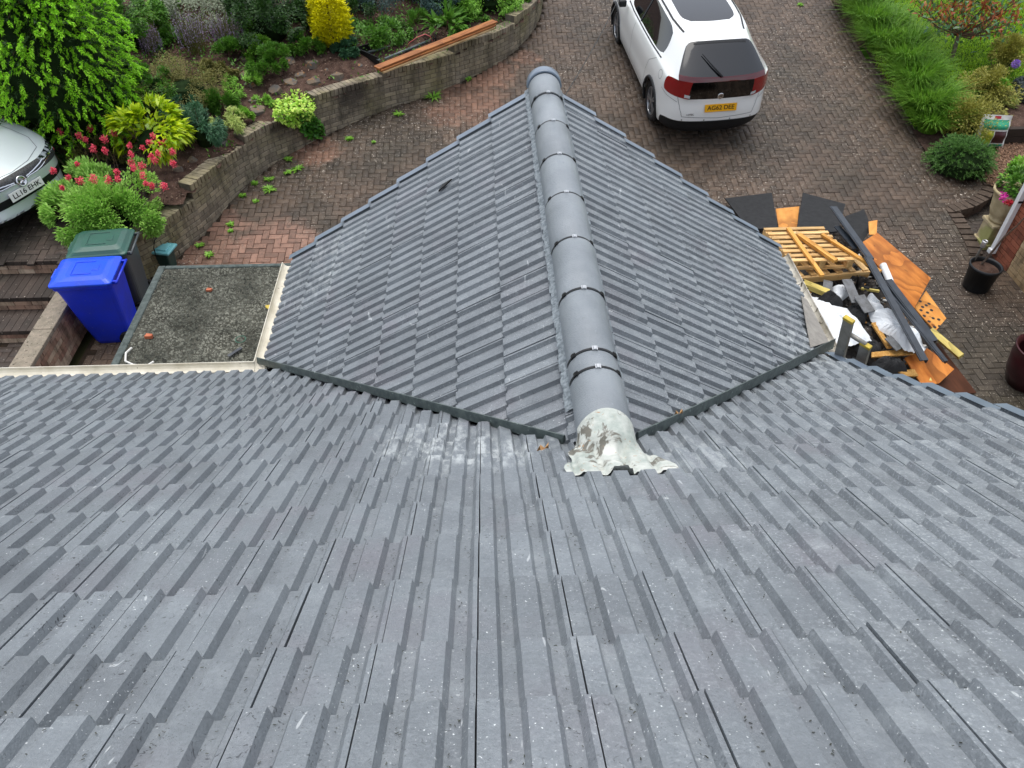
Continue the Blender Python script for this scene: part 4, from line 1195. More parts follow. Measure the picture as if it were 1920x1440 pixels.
def board(name, pxs, zs, th, m, label, cat, crop=True):
    """polygon on the plane through its first three corners at heights zs"""
    pq = [C(*q) if crop else q for q in pxs]
    A, B, D = (P(*pq[i], zs[i]) for i in range(3)); nn = (B - A).cross(D - A).normalized()
    return slab(name, [PL(*q, A, nn) for q in pq], th, m, None, label, cat, GRP)
board('felt_board', [(65, 105), (392, 275), (355, 70), (392, 275)][:3] + [(215, 300)], (.42, .50, .40), .02, MT['roofelt'], 'flat black felt covered board at the back of the waste pile', 'board') if False else None
board('felt_board', [(65, 105), (355, 70), (392, 285), (215, 300)], (.34, .36, .52), .02, MT['roofelt'], 'square black felt covered board at the back of the waste pile', 'board')
board('plywood_offcut', [(380, 170), (525, 155), (512, 285), (397, 285)], (.38, .38, .46), .015, MT['ply_light'], 'small bright plywood offcut between the two black felt boards', 'board')
board('felt_board', [(548, 70), (812, 140), (765, 310), (640, 320), (512, 285)], (.45, .42, .58), .02, MT['roofelt'], 'black felt board with a pale edge lying under the long black trims', 'board')
board('felt_sheet', [(812, 215), (900, 185), (925, 170), (945, 215), (972, 290), (905, 395), (850, 350), (800, 300)], (.40, .40, .40), .012, MT['roofelt'], 'torn black felt sheet beside the plywood on the pile', 'felt')
# pallets
def pallet(label, o, ux, uy, nsl, z, w_sl, L1, L2, m, across_first=True):
    """o corner, ux along the slats, uy across them"""
    o = Vector(o); ux, uy = Vector(ux).normalized(), Vector(uy).normalized(); n = ux.cross(uy).normalized()
    t = thing('pallet', label, 'pallet', o, (0, 0, 0), GRP)
    for i in range(nsl):
        c = o + uy * (w_sl / 2 + i * (L2 - w_sl) / (nsl - 1))
        beam('slat', c, c + ux * L1, w_sl, .02, m, t, up=n)
    for k in range(3):
        c = o + ux * (.05 + k * (L1 - .1) / 2) - n * .06
        beam('bearer', c, c + uy * L2, .09, .095, m, t, up=n)
    for i in (0, nsl // 2, nsl - 1):
        c = o + uy * (w_sl / 2 + i * (L2 - w_sl) / (nsl - 1)) - n * .12
        beam('bottom_slat', c, c + ux * L1, w_sl, .02, m, t, up=n)
    return t
za = .86
o1 = P(*C(478, 500), za); o2 = P(*C(872, 490), za); o3 = P(*C(300, 292), za); 
pallet('pale wooden slatted pallet lying flat on top of the waste pile', o1, o2 - o1, o3 - o1, 8, za, .062, (o2 - o1).length, (o3 - o1).length, MT['pine_pale'])
zb = .62
b1 = P(*C(520, 612), zb); b2 = P(*C(955, 572), zb); b3 = P(*C(480, 520), zb)
t = thing('pallet', 'second pale pallet showing under the front of the upper pallet', 'pallet', b1, (0, 0, 0), GRP)
beam('front_rail', b1, b2, .05, .09, MT['pine_pale'], t)
ub = (b2 - b1)
for i in range(6):
    a = b1 + ub * (.02 + i * .185); beam('slat', a + Vector((0, 0, .055)), a + (b3 - b1) * 1.0 + ub * -.09 + Vector((0, 0, .055)), .085, .02, MT['pine_pale'], t)
beam('rear_rail', b3, b3 + ub, .05, .09, MT['pine_pale'], t)
# battens lying on the pallet
def stick(pa, pb, za, zb, w, h, m, label, cat='batten', roll=0, name='batten'):
    return beam(name, P(*C(*pa), za), P(*C(*pb), zb), w, h, m, None, roll, label, cat, GRP)
stick((455, 292), (668, 588), .91, .88, .055, .035, MT['pine'], 'long orange batten lying across the upper pallet at its gutter side')
stick((520, 332), (752, 495), .91, .915, .07, .045, MT['pine'], 'short thick orange batten lying on the middle of the upper pallet')
stick((665, 330), (1030, 562), .91, .88, .05, .035, MT['pine'], 'orange batten sticking out past the black trims')
stick((545, 632), (705, 695), .62, .58, .10, .07, MT['yellowwood'], 'stubby yellow timber below the lower pallet')
stick((910, 665), (1020, 682), .60, .58, .03, .03, MT['yellowwood'], 'thin yellow lath poking from under the black trims')
stick((1340, 925), (1530, 1088), .32, .30, .075, .06, MT['yellowwood'], 'pale yellow post jutting out of the pile over the paving', 'post', .5, 'timber_post')
stick((1312, 1165), (1338, 1240), .35, .33, .035, .02, MT['yellowwood'], 'short cream lath end at the front of the pile')
stick((985, 880), (1085, 1035), .56, .52, .06, .03, MT['osb'], 'splintered brown lath among the white sheeting')
# long dark plastic trims (old fascia boards): L section
def trim(pa, pb, za, zb, w, label):
    a, b = P(*C(*pa), za), P(*C(*pb), zb); Rm = frame(b - a); L = (b - a).length
    m = MB(); m.box((0, 0, 0), (L, w, .014)); m.box((0, w / 2 - .004, -.03), (L, .012, .05)); m.box((0, -w / 2 + .02, .009), (L, .01, .008))
    o = m.build('fascia_trim', MT['pvc_black']); o.matrix_basis = Matrix.Translation((a + b) / 2) @ Rm.to_4x4()
    return tag(o, label, 'trim', GRP)
trim((735, 158), (965, 480), .95, .97, .10, 'dark grey plastic trim crossing the back felt board')
trim((760, 280), (880, 420), .88, .90, .09, 'shorter dark trim tucked beneath the rear trim')
trim((948, 470), (1300, 1112), .98, .70, .10, 'long dark grey plastic trim crossing the white sheeting')
trim((1075, 612), (1362, 992), .86, .62, .11, 'broad dark trim on top of the yellow post')
trim((1050, 640), (1432, 1118), .82, .58, .07, 'dark trim running out over the front plywood')
# plywood
board('plywood_sheet', [(920, 375), (1010, 318), (1342, 600), (1240, 785), (1090, 610), (950, 450)], (.72, .66, .40), .018, MT['ply'], 'large orange grained plywood sheet leaning out over the drive', 'plywood')
hb = board('holed_plywood', [(1312, 678), (1438, 850), (1370, 930), (1240, 785)], (.36, .30, .30), .018, MT['ply_light'], 'light plywood piece drilled with rows of round black holes', 'plywood')
A, B, D = P(*C(1312, 678), .36), P(*C(1438, 850), .30), P(*C(1370, 930), .30); nn = (B - A).cross(D - A).normalized()
if nn.z < 0: nn = -nn
for q in [(1275, 745), (1312, 770), (1345, 800), (1290, 780), (1320, 815), (1355, 850), (1390, 858), (1330, 870), (1365, 905), (1300, 835), (1330, 760), (1395, 900), (1350, 920), (1280, 800)]:
    c = PL(*C(*q), A, nn) + nn * .002; Rm = frame(Vector((1, 0, 0)), nn)
    ob = MB().add([Rm @ Vector((.022 * math.cos(a), .022 * math.sin(a), 0)) for a in [i * math.pi / 6 for i in range(12)]], [tuple(range(12))]).build('hole', MT['clip_black'])
    ob.parent = hb; ob.matrix_basis = hb.matrix_basis.inverted() @ Matrix.Translation(c)
board('plywood_sheet', [(1385, 1000), (1625, 1312), (1440, 1330), (1300, 1160)], (.20, .05, .20), .018, MT['ply_dark'], 'dark stained plywood sheet sloping down to the paving', 'plywood')
board('plywood_sheet', [(1180, 1095), (1320, 1035), (1487, 1165), (1395, 1252), (1290, 1270)], (.42, .42, .34), .018, MT['ply'], 'orange plywood offcut at the front of the pile with bold grain', 'plywood')
board('plywood_offcut', [(955, 250), (1010, 240), (1005, 330), (960, 330)], (.50, .50, .50), .015, MT['ply_light'], 'tiny drilled plywood corner behind the torn felt', 'plywood')
board('chipboard_strip', [(975, 1060), (1230, 1035), (1240, 1070), (975, 1090)], (.50, .48, .48), .02, MT['osb'], 'narrow chipboard strip under the white sheeting', 'chipboard')
board('chipboard_piece', [(1140, 1175), (1240, 1165), (1265, 1205), (1160, 1210)], (.45, .42, .42), .02, MT['osb'], 'ragged chipboard scrap beside the roof verge', 'chipboard')
# crumpled white breathable membrane
def cloth(name, pxs, z, amp, label, m, cat, seed, th=.0):
    pts = [P(*C(*q), z) for q in pxs]; c = sum(pts, Vector()) / len(pts); N = len(pts); rs = random.Random(seed)
    ph = [rs.uniform(0, 6.28) for _ in range(8)]
    rings = 10; M_ = 10 * N; vs = [c + Vector((0, 0, amp * .8))]
    for r in range(1, rings + 1):
        for k in range(M_):
            t = k / M_ * N; i = int(t) % N; e = pts[i].lerp(pts[(i + 1) % N], t - int(t)); q = c.lerp(e, r / rings)
            x, y = q.x * 9, q.y * 9
            zz = amp * (abs(math.sin(x + 1.7 * math.sin(y * .7 + ph[0]) + ph[1])) * .7 + abs(math.sin(.8 * y - .6 * x + ph[2])) * .6 + .25 * math.sin(2.3 * x + 1.9 * y + ph[3])) * (1 - .55 * (r / rings) ** 3)
            vs.append(Vector((q.x, q.y, z + zz - .08 * (r / rings) ** 4 + rs.gauss(0, amp * .05))))
    f = [(0, k + 1, (k + 1) % M_ + 1) for k in range(M_)]
    for r in range(rings - 1):
        for k in range(M_):
            k2 = (k + 1) % M_; f.append((1 + r * M_ + k, 1 + (r + 1) * M_ + k, 1 + (r + 1) * M_ + k2, 1 + r * M_ + k2))
    o = MB().add(vs, f).build(name, m, None)
    sd_ = o.modifiers.new('s', 'SOLIDIFY'); sd_.thickness = .004
    return tag(o, label, cat, GRP)
cloth('membrane_sheet', [(572, 690), (660, 700), (690, 745), (830, 770), (930, 880), (985, 965), (880, 990), (790, 1008), (690, 940), (620, 820)], .60, .05, 'big smooth white membrane sheet lying next to the gable gutter', MT['membrane'], 'sheet', 3)
cloth('membrane_sheet', [(958, 800), (1000, 790), (1060, 830), (1120, 805), (1115, 870), (1250, 930), (1325, 1012), (1300, 1045), (1190, 1035), (1120, 960), (1030, 910)], .60, .10, 'crumpled white membrane sheet under the long dark trims', MT['membrane'], 'sheet', 5)
cloth('membrane_scrap', [(730, 650), (800, 640), (850, 680), (790, 720), (740, 700)], .62, .04, 'small torn white membrane scrap near the pallet', MT['membrane'], 'sheet', 8)
cloth('membrane_scrap', [(960, 690), (1030, 740), (1060, 800), (1000, 800), (950, 740)], .62, .05, 'wrinkled pale scrap between the slates and the dark trims', MT['membrane'], 'sheet', 9)
cloth('black_sheeting', [(985, 1110), (1060, 1075), (1160, 1090), (1205, 1160), (1120, 1170), (1040, 1150)], .60, .06, 'crumpled black plastic sheeting at the roof corner', MT['roofelt'], 'sheet', 12)
cloth('black_sheeting', [(640, 715), (700, 690), (800, 710), (805, 750), (740, 765), (680, 745)], .64, .07, 'rolled up black felt beside the white membrane', MT['roofelt'], 'felt', 14)
cloth('black_sheeting', [(870, 960), (960, 960), (1050, 1000), (1040, 1050), (930, 1060), (870, 1020)], .50, .05, 'dark felt scrap behind the ladder top', MT['roofelt'], 'felt', 15)
cloth('black_sheeting', [(800, 780), (880, 740), (960, 800), (940, 860), (860, 830)], .56, .05, 'black felt offcut under the grey slates', MT['roofelt'], 'felt', 16)
pa, pb = P(*C(1045, 520), .78), P(*C(1090, 625), .74)
tag(MB().tube([pa, pb], .045, 14).build('membrane_roll', MT['membrane'], None, smooth=False), 'small white roll of membrane between the plywood and the trims', 'roll', GRP)
# old slates
for k, (q, w, l, z, rz, lb) in enumerate((((850, 680), .14, .36, .72, .15, 'upright grey slate piece with a worn face in the middle of the pile'), ((930, 760), .17, .26, .68, .35, 'square grey slate lying below the upright one'), ((700, 655), .12, .2, .62, -.3, 'dark slate bit by the yellow timber'), ((1110, 1005), .13, .2, .58, .6, 'grey slate bit half under the white sheeting'))):
    c = P(*C(*q), z); o = MB().box((0, 0, 0), (w, l, .014)).build('slate', MT['slategrey'], None, bevel=.003)
    o.location = c; o.rotation_euler = (rad(18), rad(6), rz); tag(o, lb, 'slate', GRP)
# ladder leaning on the eaves in the corner
MT['ladder'] = mat('weathered_aluminium', '7d7c76', '918f88', 12, .5, .5, .2, 60, specks=[('55534d', 30, .66)], metal=.35)
MT['tape'] = mat('yellow_tape', 'c8b03a', 'a8923a', 30, .6)
l1t, l2t = P(1592, 598, 3.25), P(1624, 646, 3.12)
t = thing('ladder', 'weathered grey ladder with yellow taped tips standing in the roof corner', 'ladder', (l1t.x + .5, l1t.y + .3, 0))
base = Vector((.55, .35, -3.2))
sdv = (l2t - l1t)
for a in (l1t, l2t):
    b = a + base * (a.z / 3.2) * .995
    beam('stile', a, b, .075, .03, MT['ladder'], t, up=sdv.cross(base))
    beam('tip_tape', a + (a - b).normalized() * .004, a + (b - a).normalized() * .02, .08, .036, MT['tape'], t, up=sdv.cross(base))
i = 0; dn = base.normalized()
while i < 11:
    ca_ = l1t + dn * (.13 + .27 * i); cb_ = l2t + dn * (.0 + .27 * i)
    if min(ca_.z, cb_.z) > .1: MB().tube([ca_, cb_], .017, 8).build('rung', MT['ladder'], t, smooth=True)
    i += 1
# ------------------------------------------------------------------ cars
MT['white_paint'] = mat('white_car_paint', 'dfe2e0', rough=.28, spec=.5, coat=1.0)
MT['silver_paint'] = mat('pale_silver_car_paint', 'c8d2d4', rough=.3, spec=.5, coat=1.0, metal=.25)
MT['glass'] = mat('tinted_car_glass', '0b0f12', rough=.04, spec=.6, coat=.5)
MT['red_lens'] = mat('red_lamp_lens', '8a0f14', rough=.1, spec=.6, coat=.6)
MT['red_dark'] = mat('dark_red_spoiler', '4d0a10', rough=.08, spec=.6, coat=.6)
MT['clear_lens'] = mat('clear_lamp_lens', 'c3c9cc', rough=.08, spec=.6, coat=.5)
MT['gloss_black'] = mat('gloss_black_panel', '050506', rough=.06, spec=.6, coat=.6)
MT['trim_black'] = mat('matt_black_trim', '15171a', '1d2023', 20, .6)
MT['alloy'] = mat('alloy_wheel', '9b9ea1', rough=.3, metal=.8)
MT['plate_y'] = mat('yellow_number_plate', 'e2a50c', rough=.45)
MT['plate_w'] = mat('white_number_plate', 'd9dbd8', rough=.45)
MT['ink'] = mat('plate_ink', '0a0a0a', rough=.6)
MT['chrome'] = mat('chrome', 'd5d7d9', rough=.12, metal=1.0)
MT['seam'] = mat('panel_gap', '6b7072', rough=.7)

def evaluated(tmp):
    """mesh of a temporary object with its modifiers, in a scratch scene so nothing else is evaluated"""
    sc2 = bpy.data.scenes.new('scratch'); sc2.collection.objects.link(tmp)
    with bpy.context.temp_override(scene=sc2, view_layer=sc2.view_layers[0]):
        dg_ = bpy.context.evaluated_depsgraph_get()
    dg_.update()
    me = bpy.data.meshes.new_from_object(tmp.evaluated_get(dg_))
    bpy.data.objects.remove(tmp); bpy.data.scenes.remove(sc2)
    return me
def text_mesh(txt, h, mt, parent, M4, name='lettering', width=None):
    cu = bpy.data.curves.new('lettering', 'FONT'); cu.body = txt; cu.size = h; cu.align_x = 'CENTER'; cu.align_y = 'CENTER'; cu.extrude = .0008; cu.offset = h * .012
    tmp = bpy.data.objects.new('tmp_text', cu); me = evaluated(tmp)
    if width:
        xs = [v.co.x for v in me.vertices]; w = max(xs) - min(xs)
        for v in me.vertices: v.co.x *= width / w
    o = link(name, me, None, parent); me.materials.clear(); me.materials.append(mt); o.matrix_basis = M4
    return o
def cage(rows, cols_mat):
    """rows: list of rings of half-car points (c0 rear centre .. cN front centre). returns verts, faces, mats mirrored"""
    nR = len(rows); nC = len(rows[0]); V = []; idx = {}
    for r in range(nR):
        for c in range(nC):
            x, y, z = rows[r][c]; idx[(r, c, 1)] = len(V); V.append((x, y, z))
            if c in (0, nC - 1): idx[(r, c, -1)] = idx[(r, c, 1)]
            else: idx[(r, c, -1)] = len(V); V.append((-x, y, z))
    F = []; MI = []
    for r in range(nR - 1):
        for c in range(nC - 1):
            for s in (1, -1):
                q = [idx[(r, c, s)], idx[(r, c + 1, s)], idx[(r + 1, c + 1, s)], idx[(r + 1, c, s)]]
                F.append(tuple(q if s > 0 else q[::-1])); MI.append(cols_mat(r, c, s))
    r = nR - 1
    for c in range(nC - 1):   # roof
        a, b, d, e = idx[(r, c, 1)], idx[(r, c + 1, 1)], idx[(r, c + 1, -1)], idx[(r, c, -1)]
        q = [a, b, d, e]; q = [v for i, v in enumerate(q) if v not in q[:i]]
        F.append(tuple(q)); MI.append(cols_mat(r, c, 0))
    return V, F, MI
def make_body(root, V, F, MI, parts, wheels=((0, .315), (2.595, .315))):
    me = bpy.data.meshes.new('cage'); me.from_pydata(V, [], F); me.update()
    names = list(parts); 
    for nme in names: me.materials.append(parts[nme])
    me.polygons.foreach_set('material_index', [names.index(k) for k in MI])
    tmp = bpy.data.objects.new('tmp_cage', me)
    # crease where materials meet, so the shut lines stay crisp
    at = me.attributes.new('crease_edge', 'FLOAT', 'EDGE'); ek = {}
    for p in me.polygons:
        for k in p.edge_keys: ek.setdefault(k, []).append(p.material_index)
    vals = []
    for e in me.edges:
        ms = ek.get(tuple(sorted(e.vertices)), [])
        vals.append(.55 if len(set(ms)) > 1 else 0.0)
    at.data.foreach_set('value', vals)
    sb = tmp.modifiers.new('s', 'SUBSURF'); sb.levels = 3; sb.render_levels = 3
    ev = evaluated(tmp)
    bm = bmesh.new(); bm.from_mesh(ev); bmesh.ops.recalc_face_normals(bm, faces=bm.faces[:]); bvh = BVHTree.FromBMesh(bm)
    cut = [f for f in bm.faces if any(math.hypot(f.calc_center_median().y - wy, f.calc_center_median().z - wr) < wr + .045 and abs(f.calc_center_median().x) > .62 for wy, wr in wheels)]
    bmesh.ops.delete(bm, geom=cut, context='FACES')
    out = {}
    for i, nme in enumerate(names):
        b2 = bm.copy(); bmesh.ops.delete(b2, geom=[f for f in b2.faces if f.material_index != i], context='FACES')
        if b2.faces:
            m2 = bpy.data.meshes.new(nme); b2.to_mesh(m2); m2.polygons.foreach_set('material_index', [0] * len(m2.polygons))
            o = link(nme.split('#')[0], m2, parts[nme], root, True); out[nme] = o
        b2.free()
    bm.free()
    return out, bvh
def surf_line(bvh, pts, w, m, root, name, lift=.0025, n=24, closed=False):
    pp = []
    P_ = [Vector(p) for p in pts]
    if closed: P_ = P_ + [P_[0]]
    for a, b in zip(P_[:-1], P_[1:]):
        for i in range(n): pp.append(a.lerp(b, i / n))
    pp.append(P_[-1]); L = []; vs = []
    for p in pp:
        loc, nr, _, _ = bvh.find_nearest(p); L.append((loc + nr * lift, nr))
    for i, (p, nr) in enumerate(L):
        d = (L[min(i + 1, len(L) - 1)][0] - L[max(i - 1, 0)][0]); s_v = d.cross(nr)
        if s_v.length < 1e-7: s_v = Vector((1, 0, 0))
        s_v.normalize(); vs += [p + s_v * w / 2, p - s_v * w / 2]
    return MB().add(vs, [(2 * i, 2 * i + 1, 2 * i + 3, 2 * i + 2) for i in range(len(L) - 1)]).build(name, m, root, local=True)
def surf_patch(bvh, poly_fn, nu, nv, m, root, name, lift=.004):
    vs = []
    for j in range(nv + 1):
        for i in range(nu + 1):
            loc, nr, _, _ = bvh.find_nearest(Vector(poly_fn(i / nu, j / nv))); vs.append(loc + nr * lift)
    f = [(j * (nu + 1) + i, j * (nu + 1) + i + 1, (j + 1) * (nu + 1) + i + 1, (j + 1) * (nu + 1) + i) for j in range(nv) for i in range(nu)]
    return MB().add(vs, f).build(name, m, root, True, local=True)
def wheel(root, x, y, s, R=.315, spokes=5):
    w = MB(); prof = [(.20, -.10), (.215, -.02), (.22, .0), (R - .03, .006), (R - .006, -.01), (R, -.04), (R, -.17), (.2, -.19)]
    vs = []; seg = 40
    for r, o in prof:
        for k in range(seg): a = 2 * math.pi * k / seg; vs.append((s * (x + o), y + r * math.cos(a), R + r * math.sin(a)))
    f = [(i * seg + k, i * seg + (k + 1) % seg, (i + 1) * seg + (k + 1) % seg, (i + 1) * seg + k) for i in range(len(prof) - 1) for k in range(seg)]
    wo = w.add(vs, f).build('wheel', MT['rubber'], root, True, local=True)
    rm = MB(); vs = []
    for r, o in ((.216, .0), (.205, .002), (.198, -.02), (.198, -.06)):
        for k in range(seg): a = 2 * math.pi * k / seg; vs.append((s * (x + o), y + r * math.cos(a), R + r * math.sin(a)))
    rm.add(vs, [(i * seg + k, i * seg + (k + 1) % seg, (i + 1) * seg + (k + 1) % seg, (i + 1) * seg + k) for i in range(3) for k in range(seg)])
    for k in range(spokes):
        for da in (-.16, .16):
            a = 2 * math.pi * k / spokes + da; u = Vector((0, math.cos(a), math.sin(a))); p_ = Vector((0, -math.sin(a), math.cos(a)))
            c = Vector((s * (x - .012), y, R)) + u * .12
            Mx = Matrix((u, p_, u.cross(p_))).transposed(); rm.box(c, (.17, .024, .02), Mx)
    rm.tube([(s * (x - .03), y, R), (s * (x + .0), y, R)], .04, 14)
    rm.build('rim', MT['alloy'], wo, local=True)
    dk_ = MB(); dk_.add([(s * (x - .05), y + .2 * math.cos(2 * math.pi * k / 24), R + .2 * math.sin(2 * math.pi * k / 24)) for k in range(24)], [tuple(range(24))]); dk_.build('brake_disc', MT['trim_black'], wo, local=True)
def arch(root, x, y, s, R=.315):
    # moulded lip round the wheel opening and the dark liner inside it
    seg = 26; lip = []; vs = []; f = []
    for k in range(seg + 1):
        a = math.pi * (-.13 + 1.26 * k / seg); cy_, cz_ = y + (R + .052) * math.cos(a), R + (R + .052) * math.sin(a)
        loc = BV[0].find_nearest(Vector((s * .95, cy_, cz_)))[0]; lip.append((loc.x + s * .002, cy_, cz_))
        vs += [(s * .9, cy_, cz_), (s * .5, cy_, cz_)]
    f = [(2 * k, 2 * k + 1, 2 * k + 3, 2 * k + 2) for k in range(seg)]; o = len(vs)
    vs += [(s * .5, y, R)]; f += [(o, 2 * k + 1, 2 * k + 3) for k in range(seg)]
    vs = [(s * min(abs(p[0]), .80), p[1], p[2]) for p in vs]
    MB().add(vs, f).build('wheel_well', MT['ink'], root, local=True)
    MB().tube(lip, .026, 8).build('wheel_arch', MT['trim_black'], root, True, local=True)
BV = [None]

# ---- white hatchback seen from behind. y = 0 at the rear axle, forward +y
XS = [0, .52, .74, .86, .885, .885, .885, .885, .885, .88, .86, .74, .42, 0]
YS = [-.86, -.83, -.74, -.52, -.30, .42, 1.0, 1.7, 2.2, 2.75, 3.05, 3.30, 3.42, 3.44]
def ring_(z, inx, iny_r, iny_f, zf=None):
    out = []
    for c, (x, y) in enumerate(zip(XS, YS)):
        yy = y
        if c <= 3: yy = y + iny_r * (1 if c < 3 else .6)
        if c >= 10: yy = y - iny_f * (1 if c > 10 else .6)
        xx = max(0, x - inx * (1 if 2 <= c <= 11 else (.6 if c in (1, 12) else 0)))
        zz = z if zf is None else zf[c]
        out.append((xx, yy, zz))
    return out
belt = [1.02, 1.02, 1.025, 1.02, 1.02, 1.0, .97, .95, .93, .90, .84, .76, .72, .71]
bl_b = [b - .13 for b in belt]
rowsW = [ring_(.17, .10, .12, .12), ring_(.26, .03, .05, .05), ring_(.42, .0, -.015, .0), ring_(.56, .005, .0, .01), ring_(.66, .0, .035, .0),
         ring_(.8, .0, .05, .03, [.74, .745, .77, .80, .82, .82, .80, .78, .76, .73, .68, .62, .60, .59]),
         ring_(.9, .02, .04, .06, [.965, .965, .955, .945, .935, .92, .89, .87, .85, .82, .77, .70, .67, .66]),
         ring_(1., .045, .035, .12, belt)]
# greenhouse: base of the glass, then roof edge
gb = [(0, -.80, 1.075), (.50, -.77, 1.075), (.69, -.64, 1.075), (.755, -.40, 1.065), (.785, -.10, 1.05), (.80, .42, 1.03), (.80, 1.0, 1.0), (.79, 1.7, .975), (.76, 2.15, .96), (.70, 2.38, .955), (.56, 2.52, .95), (.40, 2.60, .945), (.2, 2.64, .94), (0, 2.65, .94)]
gt = [(0, -.30, 1.405), (.42, -.285, 1.395), (.545, -.23, 1.37), (.585, -.10, 1.355), (.61, .12, 1.37), (.635, .45, 1.395), (.645, 1.0, 1.405), (.63, 1.4, 1.39), (.60, 1.62, 1.365), (.55, 1.72, 1.36), (.44, 1.76, 1.375), (.3, 1.78, 1.385), (.16, 1.79, 1.39), (0, 1.79, 1.392)]
gr = [(0, -.12, 1.445), (.30, -.11, 1.44), (.42, -.06, 1.43), (.46, .02, 1.425), (.48, .2, 1.435), (.50, .5, 1.45), (.50, 1.0, 1.455), (.48, 1.35, 1.445), (.44, 1.5, 1.435), (.38, 1.56, 1.43), (.3, 1.6, 1.43), (.2, 1.62, 1.43), (.1, 1.63, 1.43), (0, 1.63, 1.43)]
gt = [(x * .95, y, z) for x, y, z in gt]; gr = [(x * .93, y, z) for x, y, z in gr]
rowsW += [gb, gt, gr]
def wm(r, c, s):
    if r == 8:
        if c <= 1: return 'rear_window'
        if c == 2: return 'body'
        if c == 3: return 'body'
        if 4 <= c <= 7: return 'side_window#' + ('r' if s > 0 else 'l')
        if c == 8: return 'body'
        return 'windscreen'
    if r == 10 and 4 <= c <= 8: return 'roof_glass'
    if r in (0,): return 'sill'
    if r in (1,) and c <= 2: return 'rear_diffuser'
    if r in (5, 6) and c == 0: return 'tailgate_panel'
    if r in (5, 6) and c in (1, 2): return 'tail_lamp#' + ('r' if s > 0 else 'l')
    if r == 7 and c <= 1: return 'spoiler'
    return 'body'
V, F, MI = cage(rowsW, wm)
hb_ = w3(1217, 227)
slope = math.atan(.163)
yawW = rad(6.0)
rl = Vector(hb_); fw = Vector((-math.sin(yawW), math.cos(yawW), 0)); rt = Vector((math.cos(yawW), math.sin(yawW), 0))
cpos = rl + rt * .83 - Vector((0, 0, .0)) + fw * .06
cpos = Vector((3.84, 12.88, drive(12.88) + .03))
car = thing('parked_car', 'white hatchback car with a yellow rear plate parked on the drive', 'car', cpos)
car.rotation_euler = (Matrix.Rotation(rad(7.2), 3, 'X') @ Matrix.Rotation(rad(5.4), 3, 'Z')).to_euler()
car.scale = (1.03, 1.03, 1.09)
P_ = {'body': MT['white_paint'], 'rear_window': MT['glass'], 'side_window#r': MT['glass'], 'side_window#l': MT['glass'], 'windscreen': MT['glass'], 'roof_glass': MT['glass'],
      'sill': MT['trim_black'], 'rear_diffuser': MT['trim_black'], 'tailgate_panel': MT['gloss_black'], 'tail_lamp#r': MT['red_lens'], 'tail_lamp#l': MT['red_lens'], 'spoiler': MT['red_dark']}
parts, bv = make_body(car, V, F, MI, P_); BV[0] = bv
for s in (1, -1):
    arch(car, .882, 0, s); arch(car, .875, 2.595, s)
    wheel(car, .842, 0, s); wheel(car, .835, 2.595, s)
    surf_line(bv, [(s * .9, .46, .40), (s * .9, .42, .62), (s * .89, .30, .85), (s * .84, .05, 1.0)], .006, MT['seam'], car, 'door_seam')
    surf_line(bv, [(s * .9, 1.42, .32), (s * .9, 1.40, .7), (s * .87, 1.38, .93)], .006, MT['seam'], car, 'door_seam')
    surf_line(bv, [(s * .9, .46, .33), (s * .9, 2.1, .30)], .006, MT['seam'], car, 'door_seam')
    surf_patch(bv, lambda u, v, s=s: (s * .74, 1.28 + .05 * (u - .5), .95 + .45 * v), 3, 8, MT['trim_black'], car, 'window_pillar', .006)
    surf_line(bv, [(s * .80, -.05, 1.045), (s * .82, .45, 1.02), (s * .82, 1.0, .995), (s * .81, 1.7, .965), (s * .78, 2.1, .95)], .02, MT['trim_black'], car, 'window_trim', .004)
    surf_line(bv, [(s * .50, .0, 1.43), (s * .56, .4, 1.42), (s * .57, 1.0, 1.42), (s * .54, 1.5, 1.41)], .03, MT['trim_black'], car, 'roof_rail', .006)
    MB().box((s * .955, 1.98, .985), (.13, .13, .11)).build('door_mirror', MT['trim_black'] if s < 0 else MT['white_paint'], car, local=True, bevel=.025)
    surf_patch(bv, lambda u, v, s=s: (s * (.50 + .14 * u), -.9, .755 + .05 * v + .015 * u), 5, 3, MT['clear_lens'], car, 'reverse_lamp', .003)
circ = [(-.89 + 0, -.30 + .07 * math.cos(a), .93 + .07 * math.sin(a)) for a in [i * math.pi / 8 for i in range(16)]]
surf_line(bv, circ, .006, MT['seam'], car, 'fuel_flap', .003, 3, True)
surf_line(bv, [(-.70, -.76, .78), (-.66, -.84, .66), (-.60, -.9, .50), (0, -.93, .47), (.60, -.9, .50), (.66, -.84, .66), (.70, -.76, .78)], .007, MT['seam'], car, 'tailgate_seam', .003)
surf_line(bv, [(-.87, -.45, .80), (-.80, -.60, .74), (-.69, -.78, .70)], .006, MT['seam'], car, 'bumper_seam', .003)
surf_line(bv, [(.87, -.45, .80), (.80, -.60, .74), (.69, -.78, .70)], .006, MT['seam'], car, 'bumper_seam', .003)
surf_line(bv, [(-.5, -.95, .40), (0, -.97, .395), (.5, -.95, .40)], .01, MT['seam'], car, 'bumper_crease', .003)
